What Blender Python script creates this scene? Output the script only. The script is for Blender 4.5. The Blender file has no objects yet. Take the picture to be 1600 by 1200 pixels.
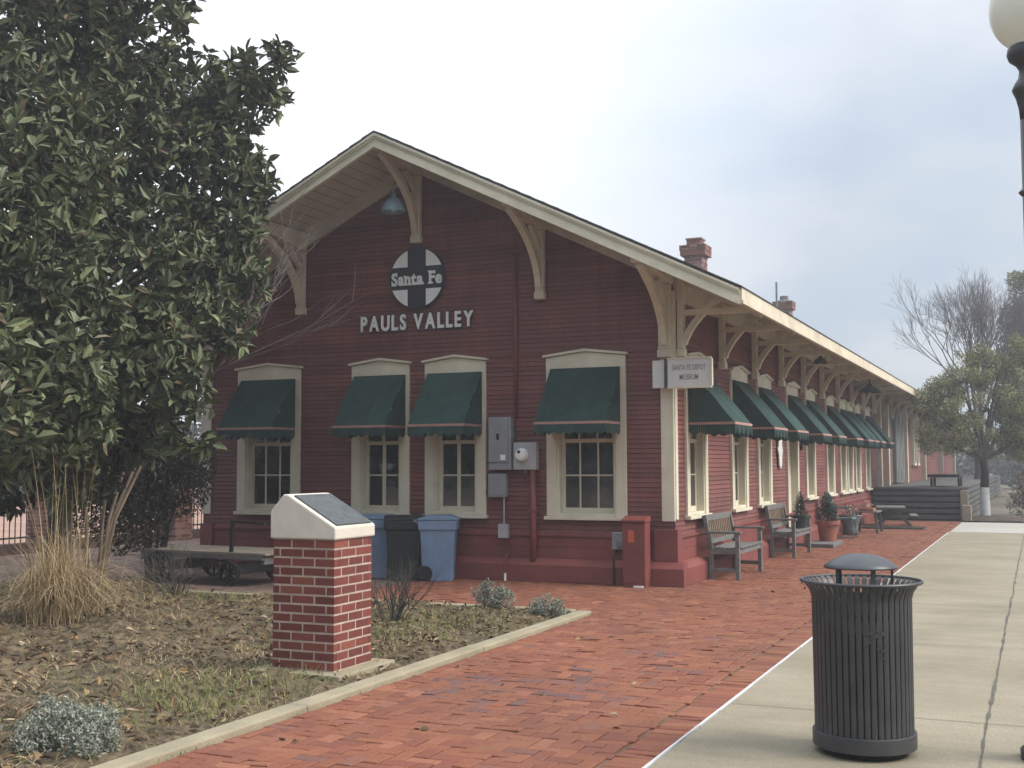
import bpy, math, random
import numpy as np
from mathutils import Vector, Matrix

# ------------------------------------------------------------------ camera
scene = bpy.context.scene
C = bpy.data.collections.new("depot_scene"); scene.collection.children.link(C)
cam = bpy.data.objects.new("camera", bpy.data.cameras.new("camera"))
C.objects.link(cam); scene.camera = cam
cam.data.sensor_fit = 'HORIZONTAL'; cam.data.sensor_width = 36.0
cam.data.lens = 1853.0 / 1600.0 * 36.0
cam.data.clip_start = 0.1; cam.data.clip_end = 2000
_r = Vector((0.91422363, 0.40519381, -0.00362286)); _u = Vector((0.03062749, -0.06018301, 0.99771738))
_f = Vector((-0.40405087, 0.91224776, 0.0674308))
cam.matrix_world = Matrix(((_r.x, _u.x, -_f.x, 4.1977), (_r.y, _u.y, -_f.y, -14.4968), (_r.z, _u.z, -_f.z, 1.5254), (0, 0, 0, 1)))

# ------------------------------------------------------------------ world / light
SUN_EL, SUN_AZ = math.radians(42), math.radians(82)      # azimuth clockwise from +Y (to the right of the depot)
w = bpy.data.worlds.new("World"); scene.world = w; w.use_nodes = True
nt = w.node_tree; N = nt.nodes; L = nt.links; N.clear()
out = N.new("ShaderNodeOutputWorld"); bg = N.new("ShaderNodeBackground"); bg.inputs[1].default_value = 0.1
L.new(bg.outputs[0], out.inputs[0])
sky = N.new("ShaderNodeTexSky"); sky.sky_type = 'NISHITA'; sky.sun_disc = False
sky.sun_elevation = SUN_EL; sky.sun_rotation = SUN_AZ
tc = N.new("ShaderNodeTexCoord"); sep = N.new("ShaderNodeSeparateXYZ"); L.new(tc.outputs['Generated'], sep.inputs[0])
def wm(op, a, b=None, c=None, clamp=False):
    n = N.new("ShaderNodeMath"); n.operation = op; n.use_clamp = clamp
    for i, v in enumerate((a, b, c)):
        if v is None: continue
        if isinstance(v, (int, float)): n.inputs[i].default_value = v
        else: L.new(v, n.inputs[i])
    return n.outputs[0]
zc = wm('MAXIMUM', sep.outputs[2], 0.0)
den = wm('ADD', zc, 0.22)
cv = N.new("ShaderNodeCombineXYZ")
L.new(wm('DIVIDE', sep.outputs[0], den), cv.inputs[0]); L.new(wm('DIVIDE', sep.outputs[1], den), cv.inputs[1])
nz = N.new("ShaderNodeTexNoise"); nz.inputs['Scale'].default_value = 1.1; nz.inputs['Detail'].default_value = 5; nz.inputs['Roughness'].default_value = 0.5
L.new(cv.outputs[0], nz.inputs['Vector'])
cr = N.new("ShaderNodeValToRGB")
cr.color_ramp.elements[0].position = 0.36; cr.color_ramp.elements[0].color = (0.60, 0.715, 0.86, 1)
cr.color_ramp.elements[1].position = 0.62; cr.color_ramp.elements[1].color = (0.90, 0.93, 0.98, 1)
L.new(nz.outputs[0], cr.inputs[0])
# brightness of the cloud deck: dimmer at the horizon, bright overhead, a thin bright patch over the gable
vm = N.new("ShaderNodeVectorMath"); vm.operation = 'DOT_PRODUCT'
L.new(tc.outputs['Generated'], vm.inputs[0]); vm.inputs[1].default_value = (-0.60, 0.73, 0.33)
glow = wm('SMOOTH_MIN', 1.0, wm('MULTIPLY', wm('MAXIMUM', wm('SUBTRACT', vm.outputs['Value'], 0.86), 0.0), 7.2), 0.1)
base = wm('ADD', 4.0, wm('MULTIPLY', wm('MULTIPLY', zc, zc), 10.0))
lum = wm('ADD', base, wm('MULTIPLY', glow, 2.6))
vs = N.new("ShaderNodeVectorMath"); vs.operation = 'SCALE'
gm = N.new("ShaderNodeMixRGB"); L.new(wm('MULTIPLY', glow, 0.85), gm.inputs[0]); L.new(cr.outputs[0], gm.inputs[1]); gm.inputs[2].default_value = (0.98, 0.985, 1, 1)
L.new(gm.outputs[0], vs.inputs[0]); L.new(lum, vs.inputs['Scale'])
mx = N.new("ShaderNodeMixRGB"); mx.inputs[0].default_value = 0.9
L.new(sky.outputs[0], mx.inputs[1]); L.new(vs.outputs[0], mx.inputs[2]); L.new(mx.outputs[0], bg.inputs[0])

sl = bpy.data.lights.new("sun", 'SUN'); sl.energy = 2.4; sl.angle = math.radians(30); sl.color = (1.0, 0.96, 0.9)
sun = bpy.data.objects.new("sun", sl); C.objects.link(sun)
_sd = Vector((math.sin(SUN_AZ) * math.cos(SUN_EL), math.cos(SUN_AZ) * math.cos(SUN_EL), math.sin(SUN_EL)))
sun.rotation_euler = _sd.to_track_quat('Z', 'Y').to_euler()
scene.view_settings.view_transform = 'Standard'; scene.view_settings.look = 'None'
scene.view_settings.exposure = 0.95; scene.view_settings.gamma = 1.0
scene.render.engine = 'CYCLES'
scene.cycles.max_bounces = 6

rnd = random.Random(7); R = np.random.default_rng(11)
PI = math.pi

# ------------------------------------------------------------------ materials
def new_mat(name):
    m = bpy.data.materials.new(name); m.use_nodes = True
    n = m.node_tree.nodes; b = n.get("Principled BSDF")
    return m, n, m.node_tree.links, b
def ramp(n, stops):
    r = n.new("ShaderNodeValToRGB"); e = r.color_ramp.elements
    while len(e) > 1: e.remove(e[-1])
    e[0].position = stops[0][0]; e[0].color = (*stops[0][1], 1)
    for p, c in stops[1:]:
        k = e.new(p); k.color = (*c, 1)
    return r
def mat(name, col, rough=0.6, var=0.18, scale=6.0, fine=60.0, bump=0.15, metal=0.0, spec=0.4, dirt=None, dirt_amt=0.35, stretch=None, isl=0.0, obv=0.0, streak=0.0):
    """weathered surface: two scales of noise vary the colour, a third gives bump"""
    m, n, l, b = new_mat(name)
    tc = n.new("ShaderNodeTexCoord"); vec = tc.outputs['Object']
    if stretch:
        mp = n.new("ShaderNodeMapping"); mp.inputs['Scale'].default_value = stretch; l.new(vec, mp.inputs[0]); vec = mp.outputs[0]
    a = n.new("ShaderNodeTexNoise"); a.inputs['Scale'].default_value = scale; a.inputs['Detail'].default_value = 6; l.new(vec, a.inputs['Vector'])
    f = n.new("ShaderNodeTexNoise"); f.inputs['Scale'].default_value = fine; f.inputs['Detail'].default_value = 3; l.new(vec, f.inputs['Vector'])
    lo = tuple(c * (1 - var) for c in col); hi = tuple(min(1, c * (1 + var)) for c in col)
    r1 = ramp(n, [(0.3, lo), (0.7, hi)]); l.new(a.outputs[0], r1.inputs[0])
    mixn = n.new("ShaderNodeMixRGB"); mixn.blend_type = 'OVERLAY'; mixn.inputs[0].default_value = min(1, var * 1.5)
    l.new(r1.outputs[0], mixn.inputs[1]); l.new(f.outputs[0], mixn.inputs[2]); cur = mixn.outputs[0]
    if dirt:
        d = n.new("ShaderNodeTexNoise"); d.inputs['Scale'].default_value = scale * 0.45; d.inputs['Detail'].default_value = 9; d.inputs['Roughness'].default_value = 0.7; l.new(vec, d.inputs['Vector'])
        rr = ramp(n, [(0.48, (0, 0, 0)), (0.72, (dirt_amt,) * 3)]); l.new(d.outputs[0], rr.inputs[0])
        dm = n.new("ShaderNodeMixRGB"); l.new(rr.outputs[0], dm.inputs[0]); l.new(cur, dm.inputs[1]); dm.inputs[2].default_value = (*dirt, 1); cur = dm.outputs[0]
    if streak:
        mp2 = n.new("ShaderNodeMapping"); mp2.inputs['Scale'].default_value = (7, 7, 0.35); l.new(tc.outputs['Object'], mp2.inputs[0])
        t2 = n.new("ShaderNodeTexNoise"); t2.inputs['Scale'].default_value = 1.0; t2.inputs['Detail'].default_value = 7; t2.inputs['Roughness'].default_value = 0.65; l.new(mp2.outputs[0], t2.inputs['Vector'])
        sm = n.new("ShaderNodeMixRGB"); sm.blend_type = 'OVERLAY'; sm.inputs[0].default_value = streak; l.new(cur, sm.inputs[1]); l.new(t2.outputs[0], sm.inputs[2]); cur = sm.outputs[0]
    for amt, src in ((isl, "ShaderNodeNewGeometry"), (obv, "ShaderNodeObjectInfo")):
        if not amt: continue
        gi = n.new(src); mr = n.new("ShaderNodeMapRange"); mr.inputs[3].default_value = 1 - amt; mr.inputs[4].default_value = 1 + amt
        l.new(gi.outputs['Random Per Island' if 'Geometry' in src else 'Random'], mr.inputs[0])
        hv = n.new("ShaderNodeHueSaturation"); l.new(mr.outputs[0], hv.inputs['Value']); l.new(cur, hv.inputs['Color']); cur = hv.outputs[0]
    l.new(cur, b.inputs['Base Color'])
    b.inputs['Roughness'].default_value = rough; b.inputs['Metallic'].default_value = metal; b.inputs['Specular IOR Level'].default_value = spec
    if bump:
        bp = n.new("ShaderNodeBump"); bp.inputs['Strength'].default_value = bump; bp.inputs['Distance'].default_value = 0.01
        l.new(f.outputs[0], bp.inputs['Height']); l.new(bp.outputs[0], b.inputs['Normal'])
    return m
def island_mat(name, stops, rough=0.7, spec=0.3, noise=0.0, nscale=40, trans=0.0, bump=0.0, stain=None):
    """each loose piece (leaf, brick, blade) takes its own colour"""
    m, n, l, b = new_mat(name)
    g = n.new("ShaderNodeNewGeometry"); r = ramp(n, stops); l.new(g.outputs['Random Per Island'], r.inputs[0]); cur = r.outputs[0]
    tc = n.new("ShaderNodeTexCoord")
    if noise:
        t = n.new("ShaderNodeTexNoise"); t.inputs['Scale'].default_value = nscale; t.inputs['Detail'].default_value = 5; l.new(tc.outputs['Object'], t.inputs['Vector'])
        mx = n.new("ShaderNodeMixRGB"); mx.blend_type = 'OVERLAY'; mx.inputs[0].default_value = noise
        l.new(cur, mx.inputs[1]); l.new(t.outputs[0], mx.inputs[2]); cur = mx.outputs[0]
        if bump:
            bp = n.new("ShaderNodeBump"); bp.inputs['Strength'].default_value = bump; bp.inputs['Distance'].default_value = 0.006
            l.new(t.outputs[0], bp.inputs['Height']); l.new(bp.outputs[0], b.inputs['Normal'])
    for (scol, ssc, lo, hi, amt) in (stain or []):
        t = n.new("ShaderNodeTexNoise"); t.inputs['Scale'].default_value = ssc; t.inputs['Detail'].default_value = 7; t.inputs['Roughness'].default_value = 0.65
        l.new(tc.outputs['Object'], t.inputs['Vector']); rr = ramp(n, [(lo, (0, 0, 0)), (hi, (amt,) * 3)]); l.new(t.outputs[0], rr.inputs[0])
        mx = n.new("ShaderNodeMixRGB"); l.new(rr.outputs[0], mx.inputs[0]); l.new(cur, mx.inputs[1]); mx.inputs[2].default_value = (*scol, 1); cur = mx.outputs[0]
    l.new(cur, b.inputs['Base Color']); b.inputs['Roughness'].default_value = rough; b.inputs['Specular IOR Level'].default_value = spec
    return m

M = {}
M['siding'] = mat('red_siding_paint', (0.165, 0.054, 0.044), 0.62, 0.2, 1.1, 30, 0.12, dirt=(0.10, 0.042, 0.036), dirt_amt=0.5, stretch=(1, 1, 1.6), isl=0.17, streak=0.38)
M['base_red'] = mat('red_masonry_paint', (0.185, 0.050, 0.042), 0.6, 0.2, 2.0, 40, 0.3, dirt=(0.12, 0.05, 0.04), dirt_amt=0.45)
M['cream'] = mat('cream_trim_paint', (0.60, 0.555, 0.435), 0.55, 0.10, 3.0, 50, 0.08, dirt=(0.42, 0.37, 0.22), dirt_amt=0.4, streak=0.15)
M['timber'] = mat('tan_bracket_paint', (0.58, 0.505, 0.385), 0.6, 0.13, 3.0, 50, 0.1, dirt=(0.33, 0.25, 0.15), dirt_amt=0.4)
M['sash'] = mat('cream_sash_paint', (0.60, 0.555, 0.42), 0.5, 0.08, 4, 50, 0.05)
M['shingle'] = mat('dark_shingle', (0.045, 0.043, 0.042), 0.9, 0.3, 9, 90, 0.5)
M['soffit'] = mat('soffit_boards', (0.52, 0.45, 0.35), 0.65, 0.12, 2.5, 50, 0.1, dirt=(0.28, 0.22, 0.15), dirt_amt=0.5)
M['awning'] = mat('green_canvas', (0.028, 0.056, 0.049), 0.85, 0.22, 3, 160, 0.3, spec=0.2, dirt=(0.06, 0.085, 0.08), dirt_amt=0.4, obv=0.16, streak=0.3)
M['stripe'] = mat('faded_pink_tape', (0.36, 0.20, 0.17), 0.7, 0.15, 8, 80, 0.05)
M['dark_metal'] = mat('dark_grey_metal', (0.036, 0.037, 0.039), 0.45, 0.2, 7, 90, 0.08, spec=0.5, dirt=(0.07, 0.066, 0.06), dirt_amt=0.3)
M['lid_metal'] = mat('grey_lid_metal', (0.055, 0.056, 0.060), 0.42, 0.15, 7, 90, 0.05, spec=0.5)
M['liner'] = mat('black_liner', (0.012, 0.012, 0.013), 0.7, 0.2, 8, 60, 0.1)
M['concrete'] = None
M['curb'] = mat('pale_kerb_concrete', (0.29, 0.25, 0.17), 0.9, 0.15, 2.5, 70, 0.5, spec=0.2, dirt=(0.20, 0.17, 0.12), dirt_amt=0.6)
M['cap'] = mat('cast_stone', (0.56, 0.52, 0.44), 0.85, 0.09, 5, 90, 0.3, spec=0.25, dirt=(0.40, 0.36, 0.27), dirt_amt=0.4)
M['plaque'] = mat('dark_bronze_plaque', (0.085, 0.092, 0.095), 0.5, 0.25, 18, 80, 0.2, metal=0.2)
M['mortar'] = mat('pale_mortar', (0.42, 0.335, 0.28), 0.95, 0.2, 8, 120, 0.4, dirt=(0.25, 0.19, 0.15), dirt_amt=0.5)
M['grey_box'] = mat('grey_enamel_box', (0.24, 0.25, 0.26), 0.5, 0.12, 5, 60, 0.05, dirt=(0.15, 0.14, 0.13), dirt_amt=0.4)
M['pale_box'] = mat('pale_grey_box', (0.36, 0.36, 0.36), 0.5, 0.1, 5, 60, 0.05)
M['red_pipe'] = mat('red_painted_pipe', (0.17, 0.045, 0.036), 0.5, 0.15, 4, 50, 0.05, dirt=(0.2, 0.09, 0.06), dirt_amt=0.4)
M['red_box'] = mat('red_painted_cabinet', (0.17, 0.045, 0.037), 0.55, 0.15, 3, 50, 0.1, dirt=(0.13, 0.045, 0.04), dirt_amt=0.5)
M['orange'] = mat('orange_sticker', (0.46, 0.10, 0.05), 0.5, 0.1, 5, 50, 0)
M['blue_bin'] = mat('blue_bin_plastic', (0.15, 0.225, 0.34), 0.55, 0.14, 3, 120, 0.08, dirt=(0.2, 0.22, 0.25), dirt_amt=0.55, obv=0.08, streak=0.3)
M['green_bin'] = mat('dark_green_bin_plastic', (0.016, 0.024, 0.020), 0.5, 0.2, 3, 120, 0.08, dirt=(0.05, 0.055, 0.05), dirt_amt=0.3)
M['rubber'] = mat('black_rubber', (0.012, 0.012, 0.012), 0.7, 0.2, 8, 60, 0.1)
M['white'] = mat('white_paint', (0.78, 0.78, 0.76), 0.5, 0.06, 5, 60, 0.05, dirt=(0.45, 0.43, 0.4), dirt_amt=0.3)
M['sign_white'] = mat('weathered_white_sign', (0.60, 0.60, 0.57), 0.5, 0.07, 5, 60, 0.05, dirt=(0.42, 0.38, 0.32), dirt_amt=0.4)
M['emblem_white'] = mat('grey_white_enamel', (0.80, 0.81, 0.80), 0.5, 0.06, 5, 60, 0.03)
M['emblem_dark'] = mat('dark_enamel', (0.032, 0.035, 0.04), 0.5, 0.12, 5, 60, 0.03)
M['sign_text'] = mat('grey_sign_lettering', (0.22, 0.215, 0.235), 0.6, 0.1, 5, 60, 0)
M['bench'] = mat('weathered_bench_wood', (0.15, 0.145, 0.135), 0.85, 0.25, 3, 40, 0.35, stretch=(3, 3, 12), dirt=(0.09, 0.085, 0.075), dirt_amt=0.5)
M['bench_back'] = mat('tan_slat_wood', (0.17, 0.12, 0.08), 0.8, 0.25, 5, 40, 0.3, dirt=(0.12, 0.09, 0.06), dirt_amt=0.5)
M['old_wood'] = mat('grey_old_timber', (0.085, 0.082, 0.075), 0.9, 0.35, 2.5, 30, 0.5, stretch=(1, 1, 10), dirt=(0.05, 0.046, 0.04), dirt_amt=0.6)
M['deck_wood'] = mat('pale_deck_plank', (0.27, 0.23, 0.18), 0.9, 0.2, 3, 40, 0.4, dirt=(0.14, 0.12, 0.1), dirt_amt=0.4)
M['iron'] = mat('rusty_black_iron', (0.02, 0.018, 0.017), 0.7, 0.3, 8, 60, 0.2, dirt=(0.05, 0.03, 0.02), dirt_amt=0.5)
M['terracotta'] = mat('terracotta', (0.25, 0.085, 0.055), 0.8, 0.2, 6, 60, 0.2, dirt=(0.3, 0.19, 0.14), dirt_amt=0.3)
M['teal'] = mat('faded_teal_paint', (0.07, 0.115, 0.105), 0.5, 0.2, 6, 60, 0.1, dirt=(0.05, 0.06, 0.055), dirt_amt=0.4)
M['galv'] = mat('galvanised_metal', (0.14, 0.165, 0.175), 0.5, 0.2, 6, 60, 0.1, metal=0.2)
M['slab'] = mat('grey_stone_slab', (0.13, 0.13, 0.125), 0.9, 0.2, 8, 60, 0.4)
M['glass_shade'] = mat('pale_blue_enamel', (0.20, 0.29, 0.33), 0.35, 0.08, 6, 50, 0.02)
M['green_shade'] = mat('green_enamel_shade', (0.05, 0.075, 0.06), 0.4, 0.12, 6, 50, 0.02)
M['bark'] = mat('grey_brown_bark', (0.085, 0.072, 0.06), 0.95, 0.3, 6, 30, 0.8, stretch=(1, 1, 0.35))
M['bark_dark'] = mat('dark_bark', (0.04, 0.035, 0.03), 0.95, 0.3, 6, 30, 0.8, stretch=(1, 1, 0.35))
M['bark_tan'] = mat('smooth_tan_bark', (0.21, 0.155, 0.11), 0.85, 0.25, 4, 30, 0.3, stretch=(1, 1, 0.35))
M['twig_grey'] = mat('grey_twig', (0.20, 0.175, 0.165), 0.9, 0.2, 6, 30, 0.2)
M['twig_brown'] = mat('brown_twig', (0.10, 0.082, 0.075), 0.9, 0.2, 6, 30, 0.2)
M['whitewash'] = mat('whitewashed_bark', (0.42, 0.42, 0.40), 0.9, 0.2, 6, 30, 0.6)
M['soil'] = None
M['mulch'] = mat('brown_mulch', (0.07, 0.05, 0.035), 0.95, 0.4, 9, 40, 1.0)
M['beyond_lot'] = mat('pink_paving_lot', (0.33, 0.215, 0.165), 0.95, 0.15, 0.6, 12, 0.2, spec=0.1, dirt=(0.24, 0.17, 0.14), dirt_amt=0.4)
M['ground'] = mat('dry_ground', (0.12, 0.10, 0.07), 0.95, 0.3, 0.4, 8, 0.3, dirt=(0.08, 0.085, 0.04), dirt_amt=0.5)
M['slate_car'] = mat('slate_car_paint', (0.03, 0.036, 0.048), 0.3, 0.1, 2, 50, 0)
M['brown_panel'] = mat('brown_door_panel', (0.13, 0.085, 0.06), 0.6, 0.2, 4, 40, 0.15)
M['grey_door'] = mat('grey_freight_door', (0.20, 0.20, 0.195), 0.6, 0.15, 3, 40, 0.15)
M['base_dark'] = mat('shaded_dark_brick', (0.07, 0.04, 0.033), 0.9, 0.3, 6, 30, 0.5)  # shadow along the fence foot, put into the brick colour
M['flower'] = island_mat('pink_flower_petal', [(0, (0.45, 0.20, 0.22)), (0.6, (0.5, 0.30, 0.24)), (1, (0.55, 0.45, 0.4))])

def make_glass():
    m, n, l, b = new_mat('dark_window_glass')
    tc = n.new("ShaderNodeTexCoord"); t = n.new("ShaderNodeTexNoise"); t.inputs['Scale'].default_value = 2.6; t.inputs['Detail'].default_value = 5
    oi = n.new('ShaderNodeObjectInfo'); ad = n.new('ShaderNodeVectorMath'); ad.operation = 'ADD'; l.new(tc.outputs['Object'], ad.inputs[0]); cb = n.new('ShaderNodeCombineXYZ'); ml = n.new('ShaderNodeMath'); ml.operation = 'MULTIPLY'; ml.inputs[1].default_value = 40; l.new(oi.outputs['Random'], ml.inputs[0]); l.new(ml.outputs[0], cb.inputs[0]); l.new(cb.outputs[0], ad.inputs[1]); l.new(ad.outputs[0], t.inputs['Vector'])
    r = ramp(n, [(0.38, (0.012, 0.0115, 0.010)), (0.55, (0.03, 0.027, 0.024)), (0.72, (0.075, 0.07, 0.066))]); l.new(t.outputs[0], r.inputs[0]); l.new(r.outputs[0], b.inputs['Base Color'])  # mottled base colour stands in for pane reflections and the dim interior
    b.inputs['Roughness'].default_value = 0.04; b.inputs['Specular IOR Level'].default_value = 0.9
    bp = n.new("ShaderNodeBump"); bp.inputs['Strength'].default_value = 0.04; l.new(t.outputs[0], bp.inputs['Height']); l.new(bp.outputs[0], b.inputs['Normal'])
    return m
M['glass'] = make_glass()
def make_globe():
    m, n, l, b = new_mat('milky_lamp_globe')
    b.inputs['Base Color'].default_value = (0.80, 0.80, 0.70, 1); b.inputs['Roughness'].default_value = 0.18
    b.inputs['Transmission Weight'].default_value = 0.25; b.inputs['IOR'].default_value = 1.2
    b.inputs['Subsurface Weight'].default_value = 0.4; b.inputs['Subsurface Radius'].default_value = (0.1, 0.1, 0.08)
    return m
M['globe'] = make_globe()
def make_concrete():
    m, n, l, b = new_mat('tan_concrete')
    tc = n.new("ShaderNodeTexCoord"); P = tc.outputs['Object']
    def nz(s, d=6, ro=0.55, v=P):
        t = n.new("ShaderNodeTexNoise"); t.inputs['Scale'].default_value = s; t.inputs['Detail'].default_value = d; t.inputs['Roughness'].default_value = ro; l.new(v, t.inputs['Vector']); return t.outputs[0]
    mp = n.new("ShaderNodeMapping"); mp.inputs['Scale'].default_value = (0.5, 3.5, 1); l.new(P, mp.inputs[0])
    r = ramp(n, [(0.3, (0.215, 0.183, 0.128)), (0.7, (0.285, 0.248, 0.18))]); l.new(nz(0.9), r.inputs[0])
    o = n.new("ShaderNodeMixRGB"); o.blend_type = 'OVERLAY'; o.inputs[0].default_value = 0.42; l.new(r.outputs[0], o.inputs[1]); l.new(nz(90, 3), o.inputs[2])
    o2 = n.new("ShaderNodeMixRGB"); o2.blend_type = 'OVERLAY'; o2.inputs[0].default_value = 0.22; l.new(o.outputs[0], o2.inputs[1]); l.new(nz(1.6, 5, 0.6, mp.outputs[0]), o2.inputs[2])
    sr = ramp(n, [(0.5, (0, 0, 0)), (0.72, (0.45,) * 3)]); l.new(nz(0.75, 10, 0.75), sr.inputs[0])
    d = n.new("ShaderNodeMixRGB"); l.new(sr.outputs[0], d.inputs[0]); l.new(o2.outputs[0], d.inputs[1]); d.inputs[2].default_value = (0.14, 0.122, 0.083, 1)
    # small dark spots
    v = n.new("ShaderNodeTexVoronoi"); v.inputs['Scale'].default_value = 5.5; l.new(P, v.inputs['Vector'])
    vr = ramp(n, [(0.04, (0.75,) * 3), (0.09, (0, 0, 0))]); l.new(v.outputs['Distance'], vr.inputs[0])
    d2 = n.new("ShaderNodeMixRGB"); l.new(vr.outputs[0], d2.inputs[0]); l.new(d.outputs[0], d2.inputs[1]); d2.inputs[2].default_value = (0.2, 0.17, 0.12, 1)
    l.new(d2.outputs[0], b.inputs['Base Color']); b.inputs['Roughness'].default_value = 0.88; b.inputs['Specular IOR Level'].default_value = 0.25
    bp = n.new("ShaderNodeBump"); bp.inputs['Strength'].default_value = 0.25; bp.inputs['Distance'].default_value = 0.005; l.new(nz(120, 3), bp.inputs['Height']); l.new(bp.outputs[0], b.inputs['Normal'])
    return m
M['concrete'] = make_concrete()
def make_soil():
    m, n, l, b = new_mat('leafy_bed_soil')
    tc = n.new("ShaderNodeTexCoord"); P = tc.outputs['Object']
    def nz(s, d=6, ro=0.6):
        t = n.new("ShaderNodeTexNoise"); t.inputs['Scale'].default_value = s; t.inputs['Detail'].default_value = d; t.inputs['Roughness'].default_value = ro; l.new(P, t.inputs['Vector']); return t.outputs[0]
    r = ramp(n, [(0.32, (0.034, 0.026, 0.018)), (0.5, (0.105, 0.078, 0.05)), (0.7, (0.20, 0.155, 0.098))]); l.new(nz(14, 8), r.inputs[0])
    g = ramp(n, [(0.5, (0, 0, 0)), (0.68, (0.5,) * 3)]); l.new(nz(0.8), g.inputs[0])
    d = n.new("ShaderNodeMixRGB"); l.new(g.outputs[0], d.inputs[0]); l.new(r.outputs[0], d.inputs[1]); d.inputs[2].default_value = (0.20, 0.155, 0.09, 1)
    l.new(d.outputs[0], b.inputs['Base Color']); b.inputs['Roughness'].default_value = 0.95; b.inputs['Specular IOR Level'].default_value = 0.15
    bp = n.new("ShaderNodeBump"); bp.inputs['Strength'].default_value = 1.0; bp.inputs['Distance'].default_value = 0.03; l.new(nz(22, 8), bp.inputs['Height']); l.new(bp.outputs[0], b.inputs['Normal'])
    return m
M['soil'] = make_soil()
M['paver'] = island_mat('paving_brick', [(0, (0.155, 0.057, 0.038)), (0.15, (0.18, 0.064, 0.041)), (0.5, (0.20, 0.073, 0.041)), (0.85, (0.218, 0.083, 0.046)), (0.96, (0.26, 0.105, 0.062)), (1, (0.16, 0.07, 0.052))],
    0.85, 0.25, 0.35, 45, bump=0.4, stain=[((0.125, 0.062, 0.042), 0.55, 0.46, 0.72, 0.5), ((0.25, 0.12, 0.075), 1.5, 0.52, 0.72, 0.4), ((0.12, 0.10, 0.05), 2.6, 0.58, 0.76, 0.45), ((0.09, 0.05, 0.038), 9.0, 0.6, 0.75, 0.45)])
M['paver_dark'] = island_mat('dark_paving_brick', [(0, (0.115, 0.065, 0.058)), (0.5, (0.15, 0.07, 0.055)), (1, (0.19, 0.082, 0.06))], 0.85, 0.25, 0.35, 45, bump=0.4)
M['paver_back'] = island_mat('dusty_paving_brick', [(0, (0.12, 0.08, 0.065)), (0.5, (0.155, 0.10, 0.08)), (1, (0.185, 0.125, 0.10))], 0.9, 0.2, 0.35, 45, stain=[((0.2, 0.17, 0.14), 0.9, 0.45, 0.7, 0.6)])
M['joint_sand'] = mat('joint_sand', (0.13, 0.07, 0.048), 0.95, 0.3, 4, 60, 0.3, dirt=(0.09, 0.09, 0.045), dirt_amt=0.6)
M['pier_brick'] = island_mat('red_pier_brick', [(0, (0.115, 0.032, 0.025)), (0.5, (0.145, 0.039, 0.030)), (0.85, (0.175, 0.048, 0.035)), (1, (0.22, 0.068, 0.045))], 0.8, 0.3, 0.3, 35, bump=0.4)
M['old_brick'] = island_mat('old_weathered_brick', [(0, (0.12, 0.055, 0.042)), (0.5, (0.20, 0.095, 0.072)), (1, (0.30, 0.18, 0.145))], 0.85, 0.25, 0.3, 30)
M['magnolia_leaf'] = island_mat('magnolia_leaf', [(0, (0.060, 0.070, 0.036)), (0.4, (0.088, 0.106, 0.052)), (0.75, (0.112, 0.134, 0.066)), (0.91, (0.145, 0.165, 0.08)), (0.95, (0.125, 0.105, 0.058)), (0.985, (0.14, 0.105, 0.06)), (1, (0.26, 0.26, 0.13))], 0.5, 0.3)
M['oak_leaf'] = island_mat('olive_oak_leaf', [(0, (0.13, 0.135, 0.06)), (0.5, (0.24, 0.24, 0.115)), (0.85, (0.32, 0.31, 0.155)), (1, (0.40, 0.36, 0.20))], 0.6)
M['shrub_leaf'] = island_mat('bronze_shrub_leaf', [(0, (0.016, 0.016, 0.010)), (0.5, (0.032, 0.028, 0.017)), (0.8, (0.055, 0.036, 0.025)), (0.95, (0.085, 0.045, 0.03)), (1, (0.16, 0.15, 0.06))], 0.55)
M['pine_leaf'] = island_mat('dark_evergreen_leaf', [(0, (0.02, 0.028, 0.018)), (0.6, (0.045, 0.055, 0.035)), (1, (0.075, 0.08, 0.05))], 0.7)
M['sunlit_leaf'] = island_mat('lit_green_leaf', [(0, (0.14, 0.16, 0.04)), (1, (0.22, 0.24, 0.07))], 0.7)  # evergreen's lit top: sunlight put into the leaf colour
M['pot_leaf'] = island_mat('dark_pot_leaf', [(0, (0.012, 0.022, 0.012)), (0.6, (0.03, 0.045, 0.026)), (1, (0.06, 0.075, 0.045))], 0.6)
M['sage_leaf'] = island_mat('silver_sage_leaf', [(0, (0.13, 0.14, 0.105)), (0.6, (0.215, 0.235, 0.185)), (1, (0.33, 0.34, 0.28))], 0.8)
M['brown_leaf'] = island_mat('russet_leaf', [(0, (0.10, 0.055, 0.025)), (0.5, (0.20, 0.12, 0.06)), (1, (0.30, 0.22, 0.13))], 0.8)
M['litter'] = island_mat('fallen_leaf', [(0, (0.05, 0.03, 0.018)), (0.4, (0.10, 0.062, 0.033)), (0.75, (0.18, 0.115, 0.058)), (0.94, (0.28, 0.19, 0.10)), (1, (0.42, 0.34, 0.24))], 0.85)
M['straw'] = island_mat('straw_blade', [(0, (0.20, 0.135, 0.065)), (0.5, (0.36, 0.26, 0.135)), (1, (0.50, 0.40, 0.25))], 0.8)
M['grass'] = island_mat('green_weed_blade', [(0, (0.06, 0.08, 0.02)), (0.5, (0.13, 0.15, 0.04)), (1, (0.24, 0.22, 0.08))], 0.8)
M['far_leaf'] = island_mat('far_wood_foliage', [(0, (0.035, 0.037, 0.030)), (0.5, (0.075, 0.07, 0.058)), (1, (0.13, 0.115, 0.095))], 0.9)

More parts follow.
